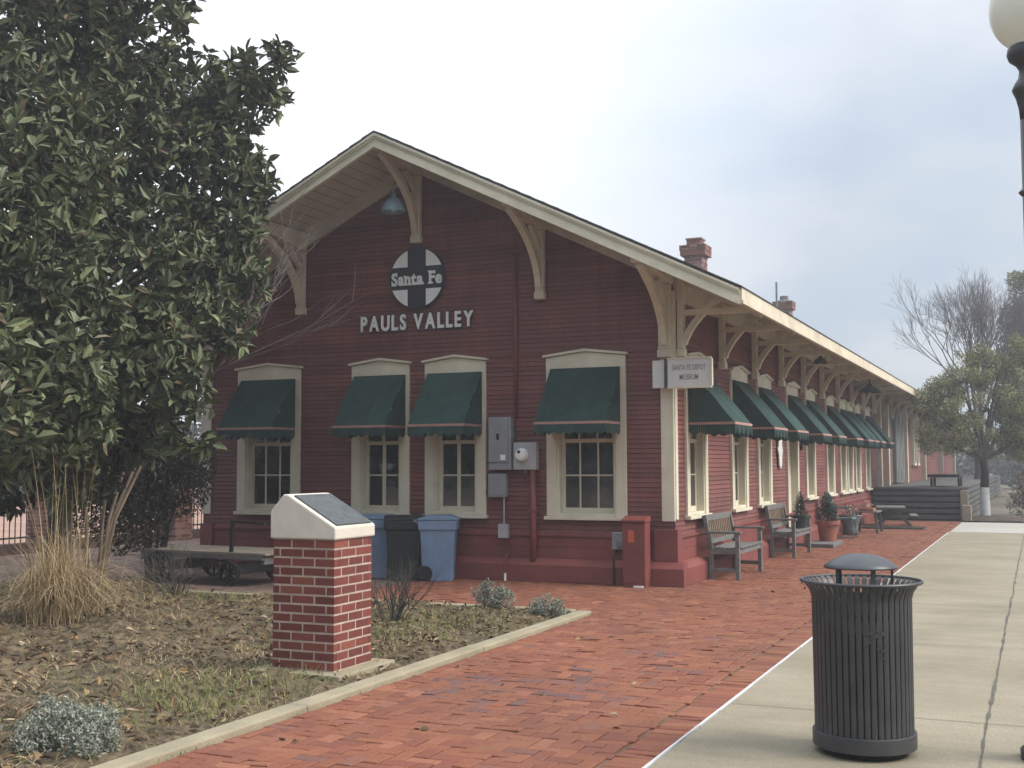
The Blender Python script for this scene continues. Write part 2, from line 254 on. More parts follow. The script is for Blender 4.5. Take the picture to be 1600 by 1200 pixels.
# ------------------------------------------------------------------ mesh helpers
class MB:
    def __init__(s): s.v = []; s.f = []; s.m = []
    def add(s, verts, faces, mi=0):
        o = len(s.v); s.v.extend(tuple(p) for p in verts); s.f.extend(tuple(i + o for i in f) for f in faces); s.m.extend([mi] * len(faces)); return s
    def box(s, x0, x1, y0, y1, z0, z1, mi=0, rot=None, piv=None):
        v = [(x0, y0, z0), (x1, y0, z0), (x1, y1, z0), (x0, y1, z0), (x0, y0, z1), (x1, y0, z1), (x1, y1, z1), (x0, y1, z1)]
        if rot is not None:
            p = Vector(piv if piv else ((x0 + x1) / 2, (y0 + y1) / 2, (z0 + z1) / 2)); v = [tuple(rot @ (Vector(q) - p) + p) for q in v]
        return s.add(v, [(3, 2, 1, 0), (4, 5, 6, 7), (0, 1, 5, 4), (1, 2, 6, 5), (2, 3, 7, 6), (3, 0, 4, 7)], mi)
    def bar(s, a, b, w, h, mi=0, up=(0, 0, 1)):
        a = Vector(a); b = Vector(b); d = (b - a).normalized(); u = Vector(up)
        if abs(d.dot(u)) > 0.98: u = Vector((0, 1, 0))
        x = d.cross(u).normalized(); y = x.cross(d).normalized()
        v = [p + x * (i * w / 2) + y * (j * h / 2) for p in (a, b) for i, j in ((-1, -1), (1, -1), (1, 1), (-1, 1))]
        return s.add(v, [(3, 2, 1, 0), (4, 5, 6, 7), (0, 1, 5, 4), (1, 2, 6, 5), (2, 3, 7, 6), (3, 0, 4, 7)], mi)
    def prism(s, pts, axis, a0, a1, mi=0):
        """extrude a closed 2-D outline along an axis; outline coords are the two other axes in order"""
        n = len(pts)
        def P(p, a): return {'x': (a, p[0], p[1]), 'y': (p[0], a, p[1]), 'z': (p[0], p[1], a)}[axis]
        v = [P(p, a0) for p in pts] + [P(p, a1) for p in pts]
        f = [tuple(range(n)), tuple(range(2 * n - 1, n - 1, -1))] + [(i + n, (i + 1) % n + n, (i + 1) % n, i) for i in range(n)]
        return s.add(v, f, mi)
    def tube(s, pts, rad, n=8, mi=0, caps=True):
        pts = [Vector(p) for p in pts]
        if isinstance(rad, (int, float)): rad = [rad] * len(pts)
        o = []; prev = None
        for i, p in enumerate(pts):
            d = (pts[min(i + 1, len(pts) - 1)] - pts[max(i - 1, 0)]).normalized()
            if prev is None:
                u = d.orthogonal().normalized()
            else:
                u = (prev - d * prev.dot(d)); u = u.normalized() if u.length > 1e-6 else d.orthogonal().normalized()
            prev = u; wv = d.cross(u)
            for k in range(n):
                a = 2 * PI * k / n; o.append(p + (u * math.cos(a) + wv * math.sin(a)) * rad[i])
        f = [(i * n + k, i * n + (k + 1) % n, (i + 1) * n + (k + 1) % n, (i + 1) * n + k) for i in range(len(pts) - 1) for k in range(n)]
        if caps: f += [tuple(range(n - 1, -1, -1)), tuple((len(pts) - 1) * n + k for k in range(n))]
        return s.add(o, f, mi)
    def lathe(s, prof, n=24, c=(0, 0, 0), mi=0, closed=False):
        v = []
        for r, z in prof:
            for k in range(n):
                a = 2 * PI * k / n; v.append((c[0] + r * math.cos(a), c[1] + r * math.sin(a), c[2] + z))
        f = [(i * n + k, i * n + (k + 1) % n, (i + 1) * n + (k + 1) % n, (i + 1) * n + k) for i in range(len(prof) - 1) for k in range(n)]
        if not closed:
            if prof[0][0] > 1e-4: f.append(tuple(range(n - 1, -1, -1)))
            if prof[-1][0] > 1e-4: f.append(tuple((len(prof) - 1) * n + k for k in range(n)))
        return s.add(v, f, mi)
    def build(s, name, mats, parent=None, loc=(0, 0, 0), rz=0.0, smooth=False, bevel=0.0):
        me = bpy.data.meshes.new(name); me.from_pydata(s.v, [], s.f); me.update()
        if not isinstance(mats, (list, tuple)): mats = [mats]
        for m in mats: me.materials.append(m)
        if len(mats) > 1: me.polygons.foreach_set('material_index', s.m)
        if smooth: me.polygons.foreach_set('use_smooth', [True] * len(me.polygons)); 
        o = bpy.data.objects.new(name, me); C.objects.link(o); o.location = loc; o.rotation_euler = (0, 0, rz)
        if parent is not None: o.parent = parent
        if bevel:
            b = o.modifiers.new('bevel', 'BEVEL'); b.width = bevel; b.segments = 2; b.limit_method = 'ANGLE'; b.angle_limit = math.radians(40)
        return o
def np_mesh(name, V, F, mats, parent=None, loc=(0, 0, 0), mi=None):
    me = bpy.data.meshes.new(name); me.from_pydata(np.asarray(V).tolist(), [], np.asarray(F).tolist()); me.update()
    if not isinstance(mats, (list, tuple)): mats = [mats]
    for m in mats: me.materials.append(m)
    if mi is not None: me.polygons.foreach_set('material_index', np.asarray(mi, dtype=np.int32))
    o = bpy.data.objects.new(name, me); C.objects.link(o); o.location = loc
    if parent is not None: o.parent = parent
    return o
def tag(o, label, cat, group=None):
    o['label'] = label; o['category'] = cat
    if group: o['group'] = group
    return o
def thing(name, label, cat, loc=(0, 0, 0), rz=0.0, group=None):
    o = bpy.data.objects.new(name, None); C.objects.link(o); o.location = loc; o.rotation_euler = (0, 0, rz); o.empty_display_size = 0.2
    return tag(o, label, cat, group)
def struct(o): o['kind'] = 'structure'; return o
def copy_tree(o, parent=None):
    c = o.copy(); C.objects.link(c); c.parent = parent
    for ch in list(o.children): copy_tree(ch, c)
    return c
def unit(a): return a / np.maximum(np.linalg.norm(a, axis=-1, keepdims=True), 1e-9)
def leaf_cloud(P, D, Ln, Wd, fold=0.25, jitter_roll=True):
    """6-vertex folded leaves: base at P, pointing along D"""
    n = len(P); D = unit(D); up = R.normal(size=(n, 3)) * (0.6 if jitter_roll else 0.15) + np.array([0, 0, 1.0])
    X = unit(np.cross(D, up)); U = np.cross(X, D); Ln = np.asarray(Ln)[:, None]; Wd = np.asarray(Wd)[:, None]
    b = P; t = P + D * Ln - U * Ln * 0.10
    l1 = P + D * Ln * 0.38 - X * Wd * 0.5 + U * Wd * fold; l2 = P + D * Ln * 0.74 - X * Wd * 0.36 + U * Wd * fold * 0.7
    r1 = P + D * Ln * 0.38 + X * Wd * 0.5 + U * Wd * fold; r2 = P + D * Ln * 0.74 + X * Wd * 0.36 + U * Wd * fold * 0.7
    V = np.stack([b, l1, l2, t, r2, r1], 1).reshape(-1, 3)
    i = np.arange(n)[:, None] * 6
    F = np.concatenate([i + np.array([[0, 3, 2, 1]]), i + np.array([[0, 5, 4, 3]])], 0)
    return V, F
def quad_leaves(P, D, Ln, Wd):
    n = len(P); D = unit(D); X = unit(np.cross(D, R.normal(size=(n, 3)))); Ln = np.asarray(Ln)[:, None]; Wd = np.asarray(Wd)[:, None]
    V = np.stack([P, P + D * Ln * 0.5 + X * Wd * 0.5, P + D * Ln, P + D * Ln * 0.5 - X * Wd * 0.5], 1).reshape(-1, 3)
    F = np.arange(n)[:, None] * 4 + np.array([[0, 1, 2, 3]])
    return V, F
def blades(P, H, lean, W, seg=4, droop=0.6):
    """arching grass blades from base points"""
    n = len(P); az = R.uniform(0, 2 * PI, n); dirv = np.stack([np.cos(az), np.sin(az), 0 * az], 1); sx = np.stack([-np.sin(az), np.cos(az), 0 * az], 1)
    rows = []
    for k in range(seg + 1):
        t = k / seg; c = P + dirv * (lean * t + lean * droop * t ** 3)[:, None] + np.array([0, 0, 1.0]) * (H * (t - 0.38 * droop * t ** 3))[:, None]
        wd = (W * (1 - t * 0.85))[:, None] / 2; rows += [c - sx * wd, c + sx * wd]
    V = np.stack(rows, 1).reshape(-1, 3); m = 2 * (seg + 1); i = np.arange(n)[:, None] * m
    F = np.concatenate([i + np.array([[2 * k, 2 * k + 1, 2 * k + 3, 2 * k + 2]]) for k in range(seg)], 0)
    return V, F
def bloom(blobs, per, shell=0.55, flat=1.0):
    """random points filling a union of balls, denser towards their skins"""
    out = []
    for (x, y, z, r) in blobs:
        k = max(3, int(per * r ** 2)); d = unit(R.normal(size=(k, 3))); rr = r * R.uniform(0, 1, k) ** (shell * 0.5)
        out.append(np.array([x, y, z]) + d * rr[:, None] * np.array([1, 1, flat]))
    return np.concatenate(out)
def branch(mb, p, d, ln, rad, depth, spread=0.5, up=0.15, n=5, kids=(2, 3), shrink=0.72, tips=None, wob=0.12, rg=rnd):
    p = Vector(p); d = Vector(d).normalized(); pts = [p]; rs = [rad]; q = p
    for k in range(3):
        d = (d + Vector((rg.gauss(0, wob), rg.gauss(0, wob), rg.gauss(0, wob) + up * 0.3))).normalized()
        q = q + d * ln / 3; pts.append(q); rs.append(rad * (1 - 0.13 * (k + 1)))
    if depth == 0: rs[-1] = rad * 0.3
    mb.tube(pts, rs, n if rad > 0.02 else 4 if rad > 0.006 else 3, caps=False)
    if tips is not None and depth <= 1: tips.append((tuple(q), tuple(d)))
    if depth == 0: return
    for _ in range(rg.randint(*kids)):
        nd = (d + Vector((rg.gauss(0, spread), rg.gauss(0, spread), rg.gauss(0, spread) + up))).normalized()
        st = pts[rg.choice((2, 3, 3))]
        branch(mb, st, nd, ln * shrink * rg.uniform(0.75, 1.15), rad * 0.62, depth - 1, spread, up, n, kids, shrink, tips, wob, rg)
def text_mesh(s, height, depth=0.01, bold=0.0, sx=1.0, spacing=1.0):
    """lettering in Blender's own font as mesh data: x right, z up, centred; front face at y = 0, body behind"""
    cu = bpy.data.curves.new('lettering', 'FONT'); cu.body = s; cu.size = 1.0; cu.extrude = 0.5; cu.offset = bold; cu.align_x = 'CENTER'; cu.space_character = spacing; cu.resolution_u = 4
    o = bpy.data.objects.new('lettering', cu); C.objects.link(o); bpy.context.view_layer.update()
    me = bpy.data.meshes.new_from_object(o.evaluated_get(bpy.context.evaluated_depsgraph_get()))
    bpy.data.objects.remove(o); bpy.data.curves.remove(cu)
    n = len(me.vertices); co = np.empty(n * 3, np.float32); me.vertices.foreach_get('co', co); co = co.reshape(-1, 3)
    y0, y1 = co[:, 1].min(), co[:, 1].max(); k = height / (y1 - y0)
    q = np.stack([co[:, 0] * k * sx, (0.5 - co[:, 2]) * depth, (co[:, 1] - (y0 + y1) / 2) * k], 1)
    me.vertices.foreach_set('co', q.astype(np.float32).ravel()); me.update(); me.materials.clear()
    return me
def text_obj(name, me, m, parent, loc, rz=0):
    me.materials.append(m); o = bpy.data.objects.new(name, me); C.objects.link(o); o.parent = parent; o.location = loc; o.rotation_euler = (0, 0, rz); return o

# ------------------------------------------------------------------ ground, paving, kerbs
g = MB(); g.add([(-300, -300, -0.06), (300, -300, -0.06), (300, 600, -0.06), (-300, 600, -0.06)], [(0, 1, 2, 3)])
struct(g.build('ground', M['ground']))
g = MB(); g.add([(-60, -30, -0.05), (-12.6, -30, -0.05), (-12.6, 60, -0.05), (-60, 60, -0.05)], [(0, 1, 2, 3)])
struct(g.build('parking_lot', M['beyond_lot']))

# brick paving: real bricks in a 90-degree herringbone on a bed of sand
def herringbone(x0, x1, y0, y1, skip=None):
    w_, gap = 0.095, 0.005; nx = int((x1 - x0) / w_) + 3; ny = int((y1 - y0) / w_) + 3; out = []
    for r in range(-2, ny):
        for c in range(-2, nx):
            s = (c - r) % 4
            if s == 0: b = [c, c + 2, r, r + 1]
            elif s == 2: b = [c, c + 1, r - 1, r + 1]
            else: continue
            xa, xb, ya, yb = x0 + b[0] * w_, x0 + b[1] * w_, y0 + b[2] * w_, y0 + b[3] * w_
            xa, xb, ya, yb = max(xa, x0), min(xb, x1), max(ya, y0), min(yb, y1)
            if xb - xa < 0.03 or yb - ya < 0.03: continue
            if skip and skip((xa + xb) / 2, (ya + yb) / 2): continue
            out.append((xa + gap / 2, xb - gap / 2, ya + gap / 2, yb - gap / 2))
    return out
def brick_field(name, rects, mats, dark=None, top=0.0):
    A = np.array(rects); n = len(A); h = R.normal(0, 0.0018, n) + top; tx = R.normal(0, 0.0016, n); ty = R.normal(0, 0.0016, n); b = 0.006
    xa, xb, ya, yb = A.T; z0 = np.full(n, top - 0.02)
    V = np.stack([np.stack(c, 1) for c in ((xa, ya, z0), (xb, ya, z0), (xb, yb, z0), (xa, yb, z0),
        (xa, ya, h - tx - ty - 0.004), (xb, ya, h + tx - ty - 0.004), (xb, yb, h + tx + ty - 0.004), (xa, yb, h - tx + ty - 0.004),
        (xa + b, ya + b, h - tx - ty), (xb - b, ya + b, h + tx - ty), (xb - b, yb - b, h + tx + ty), (xa + b, yb - b, h - tx + ty))], 1).reshape(-1, 3)
    q = np.array([[0, 1, 5, 4], [1, 2, 6, 5], [2, 3, 7, 6], [3, 0, 4, 7], [4, 5, 9, 8], [5, 6, 10, 9], [6, 7, 11, 10], [7, 4, 8, 11], [8, 9, 10, 11]])
    F = (np.arange(n)[:, None, None] * 12 + q[None]).reshape(-1, 4)
    mi = None
    if dark is not None: mi = np.repeat(np.array([1 if dark((a[0] + a[1]) / 2, (a[2] + a[3]) / 2) else 0 for a in A]), 9)
    return struct(np_mesh(name, V, F, mats, mi=mi))
spots = [(1.15, -6.6, 0.75), (0.62, -7.4, 0.5), (1.55, -7.2, 0.45), (1.75, -5.9, 0.35), (0.35, -6.9, 0.35), (1.3, -5.2, 0.3)]
def dark_brick(x, y):
    p = 0.004
    for a, b, r in spots:
        d = math.hypot(x - a, y - b) / r
        if d < 1: p = max(p, 0.36 * (1 - d * d))
    return rnd.random() < p
walk = herringbone(0.005, 2.12, -13.2, 18.2) + herringbone(-3.4, 0.005, -2.98, 0.12)
walk += [(2.125, 2.325, y + 0.003, y + 0.099) for y in np.arange(-13.2, 18.3, 0.102)]
brick_field('brick_paving', walk, [M['paver'], M['paver_dark']], dark_brick)
brick_field('brick_courtyard', herringbone(-12.0, -3.402, -2.98, 6.0, skip=lambda x, y: x > -7.3 and y > 0.15) , [M['paver_back']], top=-0.002)
g = MB(); g.add([(-12, -4.4, -0.012), (2.33, -4.4, -0.012), (2.33, 60, -0.012), (-12, 60, -0.012)], [(0, 1, 2, 3)])
g.add([(0.0, -13.3, -0.012), (2.33, -13.3, -0.012), (2.33, -4.4, -0.012), (0.0, -4.4, -0.012)], [(0, 1, 2, 3)])
struct(g.build('paving_sand_bed', M['joint_sand']))
# concrete sidewalk, the cross path beyond it, their joints
g = MB(); g.box(2.356, 8.5, -14.0, 13.3, -0.05, 0.004); struct(g.build('concrete_sidewalk', M['concrete'], bevel=0.006))
M['pale_concrete'] = mat('pale_path_concrete', (0.36, 0.345, 0.30), 0.9, 0.1, 1.2, 80, 0.2, dirt=(0.3, 0.27, 0.22), dirt_amt=0.3)
g = MB(); g.box(2.36, 14, 13.32, 18.0, -0.05, 0.006); g.box(4.2, 9, 18.0, 60, -0.05, 0.006)
struct(g.build('concrete_path', M['pale_concrete']))
M['edge_white'] = mat('white_expansion_strip', (0.50, 0.50, 0.50), 0.7, 0.1, 3, 40, 0.1)
g = MB()
for k in range(60):
    ya = -14 + k * 0.455; wv = rnd.uniform(0.010, 0.024); g.box(2.332, 2.333 + wv, ya, ya + 0.455, -0.03, 0.005)
struct(g.build('pavement_edge_strip', M['edge_white']))
M['joint_dark'] = mat('dark_joint_filler', (0.10, 0.09, 0.07), 0.95, 0.3, 6, 60, 0.2)
g = MB(); px_ = 3.885
ys = np.arange(-14, 13.3, 0.06); sm_ = lambda a, k: np.convolve(a, np.ones(k) / k, 'same'); xl = 3.875 + sm_(R.normal(0, 0.014, len(ys)), 9); wl = np.clip(0.006 + sm_(R.normal(0, 0.006, len(ys)), 3), 0.004, 0.02)
V = [(a - b_, y, 0.0085) for a, b_, y in zip(xl, wl, ys)] + [(a + b_, y, 0.0085) for a, b_, y in zip(xl, wl, ys)]; n_ = len(ys)
g.add(V, [(i, i + n_, i + 1 + n_, i + 1) for i in range(n_ - 1)])
for y in (-12.9, -9.9, -6.95, -3.9, -0.9, 2.1, 5.1, 8.1, 11.1):
    g.add([(2.37, y, 0.0085), (8.5, y - 0.02, 0.0085), (8.5, y - 0.011, 0.0085), (2.37, y + 0.007, 0.0085)], [(0, 1, 2, 3)])
struct(g.build('pavement_joints', M['joint_dark']))
# kerb round the planting bed
def kerb(name, pts, wd, z1, gaps=2.4):
    mb = MB()
    for (ax, ay), (bx, by) in zip(pts, pts[1:]):
        ln = math.hypot(bx - ax, by - ay); k = max(1, round(ln / gaps))
        for i in range(k):
            t0, t1 = i / k, (i + 1) / k - 0.004 / ln
            mb.bar((ax + (bx - ax) * t0, ay + (by - ay) * t0, z1 / 2 - 0.05), (ax + (bx - ax) * t1, ay + (by - ay) * t1, z1 / 2 - 0.05 + rnd.uniform(-.003, .003)), wd, z1 + 0.1)
    return struct(mb.build(name, M['curb'], bevel=0.012))
kerb('kerb', [(-0.08, -13.3), (-0.08, -3.02)], 0.15, 0.035)
kerb('kerb', [(-0.17, -3.09), (-5.45, -3.09), (-6.4, -3.75), (-9.5, -5.1)], 0.14, 0.045)
# bed soil: a bumpy sheet
xs = np.linspace(-10, -0.165, 100); ys = np.linspace(-13.3, -3.0, 104); X, Y = np.meshgrid(xs, ys)
def bed_z(x, y):
    z = 0.02 + 0.05 * np.sin(x * 1.3 + 0.5) * np.cos(y * 1.1) + 0.025 * np.sin(x * 3.7 + y * 2.9) + 0.10 * np.clip((-x - 1.5) / 4, 0, 1)
    e = np.clip(np.minimum((-0.1 - x) / 0.6, (-2.9 - y) / 0.6), 0, 1); return 0.0 + z * e
Z = bed_z(X, Y) + R.normal(0, 0.017, X.shape)
inside = ~((Y > -3.1 + np.minimum(0, (X + 5.45)) * 0.5))
V = np.stack([X, Y, Z], -1).reshape(-1, 3); nx, ny = len(xs), len(ys)
F = [(j * nx + i, j * nx + i + 1, (j + 1) * nx + i + 1, (j + 1) * nx + i) for j in range(ny - 1) for i in range(nx - 1) if inside[j, i] and inside[j + 1, i + 1]]
o = struct(np_mesh('planting_bed_soil', V, F, M['soil']))
# leaf litter, dry tufts and weeds
def bed_pts(n, f=None):
    out = []
    while len(out) < n:
        x = rnd.uniform(-9.5, -0.22); y = rnd.uniform(-12, -3.2)
        if y > -3.2 + min(0, (x + 5.45)) * 0.5: continue
        if f and rnd.random() > f(x, y): continue
        out.append((x, y, float(bed_z(np.array(x), np.array(y)))))
    return np.array(out)
def litter_density(x, y):
    d = 0.35 + 0.65 * (math.sin(x * 1.9 + 1) * math.cos(y * 1.6) > -0.1)
    if x > -3.2 and y > -6.2: d = 1.0
    return d
P = bed_pts(7500, litter_density); P[:, 2] += R.uniform(0.004, 0.045, len(P)); D = R.normal(size=P.shape) * np.array([1, 1, 0.35])
V, F = leaf_cloud(P, D, R.uniform(0.025, 0.095, len(P)), R.uniform(0.012, 0.038, len(P)), fold=0.3)
o = np_mesh('leaf_litter', V, F, M['litter']); o['kind'] = 'stuff'; o['label'] = 'brown and tan fallen leaves scattered over the planting bed'; o['category'] = 'fallen leaves'
def green_density(x, y): return math.exp(-(((x + 0.75) / 0.5) ** 2 + ((y + 8.15) / 0.75) ** 2)) + 0.07 + 0.5 * math.exp(-(((x + 1.3) / 0.9) ** 2 + ((y + 4.6) / 0.9) ** 2)) + 0.5 * math.exp(-(((x + 4.2) / 0.8) ** 2 + ((y + 3.5) / 0.35) ** 2))
P = bed_pts(12000, green_density); V, F = blades(P, R.uniform(0.02, 0.10, len(P)), R.uniform(0.02, 0.06, len(P)), R.uniform(0.004, 0.008, len(P)), 2)
o = np_mesh('weedy_grass', V, F, M['grass']); o['kind'] = 'stuff'; o['label'] = 'short green weedy grass in patches along the kerb'; o['category'] = 'grass'
P = bed_pts(15000, lambda x, y: 0.12 + 0.88 * (math.sin(x * 2.3 + y) * math.sin(y * 1.7 + 1) > 0.1)); V, F = blades(P, R.uniform(0.02, 0.07, len(P)), R.uniform(0.03, 0.12, len(P)), R.uniform(0.004, 0.007, len(P)), 2)
o = np_mesh('dry_grass', V, F, M['straw']); o['kind'] = 'stuff'; o['label'] = 'matted dry straw grass lying in the planting bed'; o['category'] = 'dry grass'
# a few leaves blown on the brick walk
P = np.stack([R.uniform(0.05, 2.3, 26), R.uniform(-9.5, 3, 26), np.full(26, 0.006)], 1); P[:6, :2] = [(0.95, -8.35), (0.42, -8.9), (1.9, -7.9), (1.15, -7.15), (1.6, -6.6), (0.75, -6.9)]
V, F = leaf_cloud(P, R.normal(size=P.shape) * np.array([1, 1, 0.1]), R.uniform(0.03, 0.075, 26), R.uniform(0.02, 0.045, 26))
o = np_mesh('blown_leaves', V, F, M['litter']); o['kind'] = 'stuff'; o['label'] = 'a few dry leaves blown across the brick walk'; o['category'] = 'fallen leaves'
P = np.concatenate([np.stack([R.uniform(2.02, 2.14, 260), R.uniform(-10, 2, 260), np.zeros(260)], 1), np.stack([R.uniform(0.0, 0.02, 160), R.uniform(-10, -3, 160), np.zeros(160)], 1)])
P = P[(np.sin(P[:, 1] * 3.1) + np.sin(P[:, 1] * 7.3)) > 0.2]
V, F = blades(P, R.uniform(0.006, 0.03, len(P)), R.uniform(0.01, 0.03, len(P)), R.uniform(0.004, 0.007, len(P)), 2)
o = np_mesh('joint_weeds', V, F, M['grass']); o['kind'] = 'stuff'; o['label'] = 'tiny green weeds growing in the brick joints'; o['category'] = 'weeds'

# ------------------------------------------------------------------ the depot
W, LEN = 7.3, 53.6
OV, OS, RZ, SL = 1.2, 1.145, 5.90, 0.492                 # front overhang, side overhang, ridge height, slope
def roof_z(x): return RZ - SL * abs(x + W / 2)
depot = thing('railway_depot', 'long dark red clapboard railway depot with cream trim and bracketed gable roof', 'building')

FW = [(-6.12, 1.10, 3), (-4.235, 0.93, 2), (-3.06, 0.93, 2), (-1.165, 1.10, 3)]      # front windows: centre, width, pane columns
SW = [(1.02, 1.06, 2), (3.51, 1.06, 2), (5.33, 1.06, 2), (9.69, 1.06, 2), (12.17, 1.06, 2), (14.02, 0.96, 2), (15.15, 0.96, 2), (16.5, 0.96, 2), (18.38, 1.0, 2)]
SILL, HEAD = 0.80, 2.92
def siding(mb, span, z0, z1, openings, place, top=None, pitch=0.0615):
    """lapped boards as real slanted strips; place(a, outward, z) maps wall coordinates to 3-D"""
    k = 0; z = z0
    while z < z1 - 1e-4:
        zb, zt = z, min(z + pitch, z1); zm = (zb + zt) / 2
        ivs = [span]
        if top is not None:
            a = top(zm)
            if a is None: break
            ivs = [(max(span[0], a[0]), min(span[1], a[1]))]
        for (a0, a1, o0, o1) in openings:
            if o0 < zm < o1:
                nv = []
                for s_, e_ in ivs:
                    if a1 <= s_ or a0 >= e_: nv.append((s_, e_))
                    else:
                        if a0 > s_: nv.append((s_, a0))
                        if a1 < e_: nv.append((a1, e_))
                ivs = nv
        for s_, e_ in ivs:
            if e_ - s_ < 0.01: continue
            nseg = max(1, int((e_ - s_) / 3.0)); cuts = [s_ + (e_ - s_) * i / nseg + (rnd.uniform(-.5, .5) if 0 < i < nseg else 0) for i in range(nseg + 1)]
            for a, b in zip(cuts, cuts[1:]):
                b -= 0.002; j = rnd.uniform(-0.0012, 0.0012)
                mb.add([place(a, 0.014 + j, zb + 0.006), place(b, 0.014 + j, zb + 0.006), place(b, 0.002, zt), place(a, 0.002, zt), place(a, 0.0, zb), place(b, 0.0, zb)], [(0, 1, 2, 3), (4, 5, 1, 0)])
        z += pitch
front_open = [(c - w_ / 2 + 0.12, c + w_ / 2 - 0.12, SILL + 0.02, HEAD - 0.1) for c, w_, _ in FW]
mb = MB()
siding(mb, (-W, 0), 0.30, 5.65, front_open, lambda a, o, z: (a, -o, z), top=lambda z: (-W, 0) if z < roof_z(0) - .1 else ((-W / 2 - (RZ - .1 - z) / SL, -W / 2 + (RZ - .1 - z) / SL) if z < RZ - .15 else None))
mb.build('front_wall', M['siding'], depot)
side_open = [(c - w_ / 2 + 0.12, c + w_ / 2 - 0.12, SILL + 0.02, HEAD - 0.1) for c, w_, _ in SW] + [(7.35, 8.25, 0.1, 2.8), (22.4, 25.6, 0.9, 3.1)]
mb = MB(); siding(mb, (0, LEN), 0.30, 4.0, side_open, lambda a, o, z: (o, a, z)); mb.build('side_wall', M['siding'], depot)
mb = MB(); mb.box(-W, -W + 0.1, 0.2, LEN, 0.2, 4.0); mb.build('side_wall', M['siding'], depot)
mb = MB(); mb.box(-W, 0, LEN - 0.1, LEN, 0.2, 4.0); mb.build('back_wall', M['siding'], depot)
mb = MB(); mb.prism([(-W + .11, 0.2), (-0.25, 0.2), (-0.25, 3.85), (-W / 2, RZ - .2), (-W + .11, 3.85)], 'y', 0.22, LEN - 0.2); mb.build('interior_core', M['liner'], depot)
# masonry plinth, drip ledge and smooth lower boards
def plinth_profile(o): return [(0, 0), (o, 0), (o, 0.22), (o * 0.55, 0.28), (o * 0.3, 0.30), (0, 0.30)]
mb = MB(); pp = plinth_profile(0.16)
mb.prism([(-a, z) for a, z in pp], 'x', -W - 0.16, 0.16)
mb.prism([(a, z) for a, z in pp], 'y', 0.0, LEN)
mb.build('plinth', M['base_red'], depot, bevel=0.008)
mb = MB()
for z0, z1, o_ in ((0.30, 0.44, 0.022), (0.444, 0.575, 0.022), (0.58, 0.615, 0.045)):
    mb.box(-W - o_ * .2, 0.0, -o_, 0.0, z0, z1); mb.box(0.0, o_, 0.0, LEN, z0, z1)
mb.box(-0.26, 0.055, -0.055, 0.16, 0.30, 0.70); mb.box(-W - .02, -W + .2, -0.055, 0.1, 0.30, 0.66)
mb.build('skirting', M['base_red'], depot, bevel=0.005)
for (x0, x1, y0, y1) in ((-0.155, 0.015, -0.035, 0.0), (-W - 0.015, -W + 0.145, -0.035, 0.0), (0.0, 0.03, 0.0, 0.10)):
    mb = MB(); mb.box(x0, x1, y0 - .0, y1, 0.80 if y0 < 0 else 0.82, 3.72); mb.build('corner_board', M['cream'], depot, bevel=0.006)
mb = MB(); mb.box(-W, 0, -0.02, 0.0, 2.975, 3.0, 0); mb.box(-W, 0, -0.017, 0.0, 3.0, 3.02); mb.build('belt_course', M['siding'], depot)

# roof: two thin slopes, ridge cap, fascias, soffits, friezes
xe0, xe1 = -W - OS, OS; y0r, y1r = -OV, LEN + OV; xm = -W / 2
mb = MB()
for sx, xe in ((-1, xe0), (1, xe1)):
    a, b = (xm, RZ), (xe + sx * 0.03, roof_z(xe) - 0.015)
    # shingle courses as shallow steps
    nst = 26
    for i in range(nst):
        t0, t1 = i / nst, (i + 1) / nst
        xa, za = a[0] + (b[0] - a[0]) * t0, a[1] + (b[1] - a[1]) * t0; xb, zb = a[0] + (b[0] - a[0]) * t1, a[1] + (b[1] - a[1]) * t1
        mb.add([(xa, y0r - .035, za + .004), (xa, y1r, za + .004), (xb, y1r, zb + .014), (xb, y0r - .035, zb + .014), (xb, y0r - .035, zb + .002), (xb, y1r, zb + .002)], [(0, 1, 2, 3), (3, 2, 5, 4)])
    mb.add([(a[0], y0r - .035, a[1] + .004), (b[0], y0r - .035, b[1] + .014), (b[0], y0r - .035, b[1] - .014), (a[0], y0r - .035, a[1] - .022)], [(0, 1, 2, 3)])
    mb.add([(a[0], y0r - .035, a[1] - .022), (b[0], y0r - .035, b[1] - .014), (b[0], y1r, b[1] - .014), (a[0], y1r, a[1] - .022)], [(0, 1, 2, 3)])
roof = mb.build('roof', M['shingle'], depot)
mb = MB()                                                  # soffit: boards running with the slope line
for sx, xe in ((-1, xe0), (1, xe1)):
    for i in range(34):
        t0, t1 = i / 34, (i + 1) / 34 - 0.0016; f = lambda t: (xm + (xe - xm) * t, RZ - 0.075 - SL * abs(xe - xm) * t)
        (xa, za), (xb, zb) = f(t0), f(t1)
        mb.add([(xa, y0r + .02, za), (xb, y0r + .02, zb), (xb, y1r - .02, zb), (xa, y1r - .02, za)], [(0, 1, 2, 3)])
mb.build('soffit', M['soffit'], depot)
def slope_band(mb, y0, y1, d0, d1, x_in=xm, x_out=None):
    """band that follows both slopes between depths d0 and d1 below the roof top"""
    for sx, xe in ((-1, xe0), (1, xe1)):
        if x_out is not None: xe = xm + sx * x_out
        za, zb = RZ, RZ - SL * abs(xe - xm)
        v = [(xm, y, za - d) for y in (y0, y1) for d in (d0, d1)] + [(xe, y, zb - d) for y in (y0, y1) for d in (d0, d1)]
        mb.add(v, [(0, 1, 5, 4), (2, 6, 7, 3), (1, 3, 7, 5), (0, 4, 6, 2), (4, 5, 7, 6)])
mb = MB(); slope_band(mb, y0r - .034, y0r + .02, 0.026, 0.060); slope_band(mb, y0r - .016, y0r + .021, 0.060, 0.088); slope_band(mb, y0r + .006, y0r + .022, 0.088, 0.172); slope_band(mb, y0r - 0.034, y0r + .024, 0.172, 0.215)
mb.build('rake_fascia', M['cream'], depot)
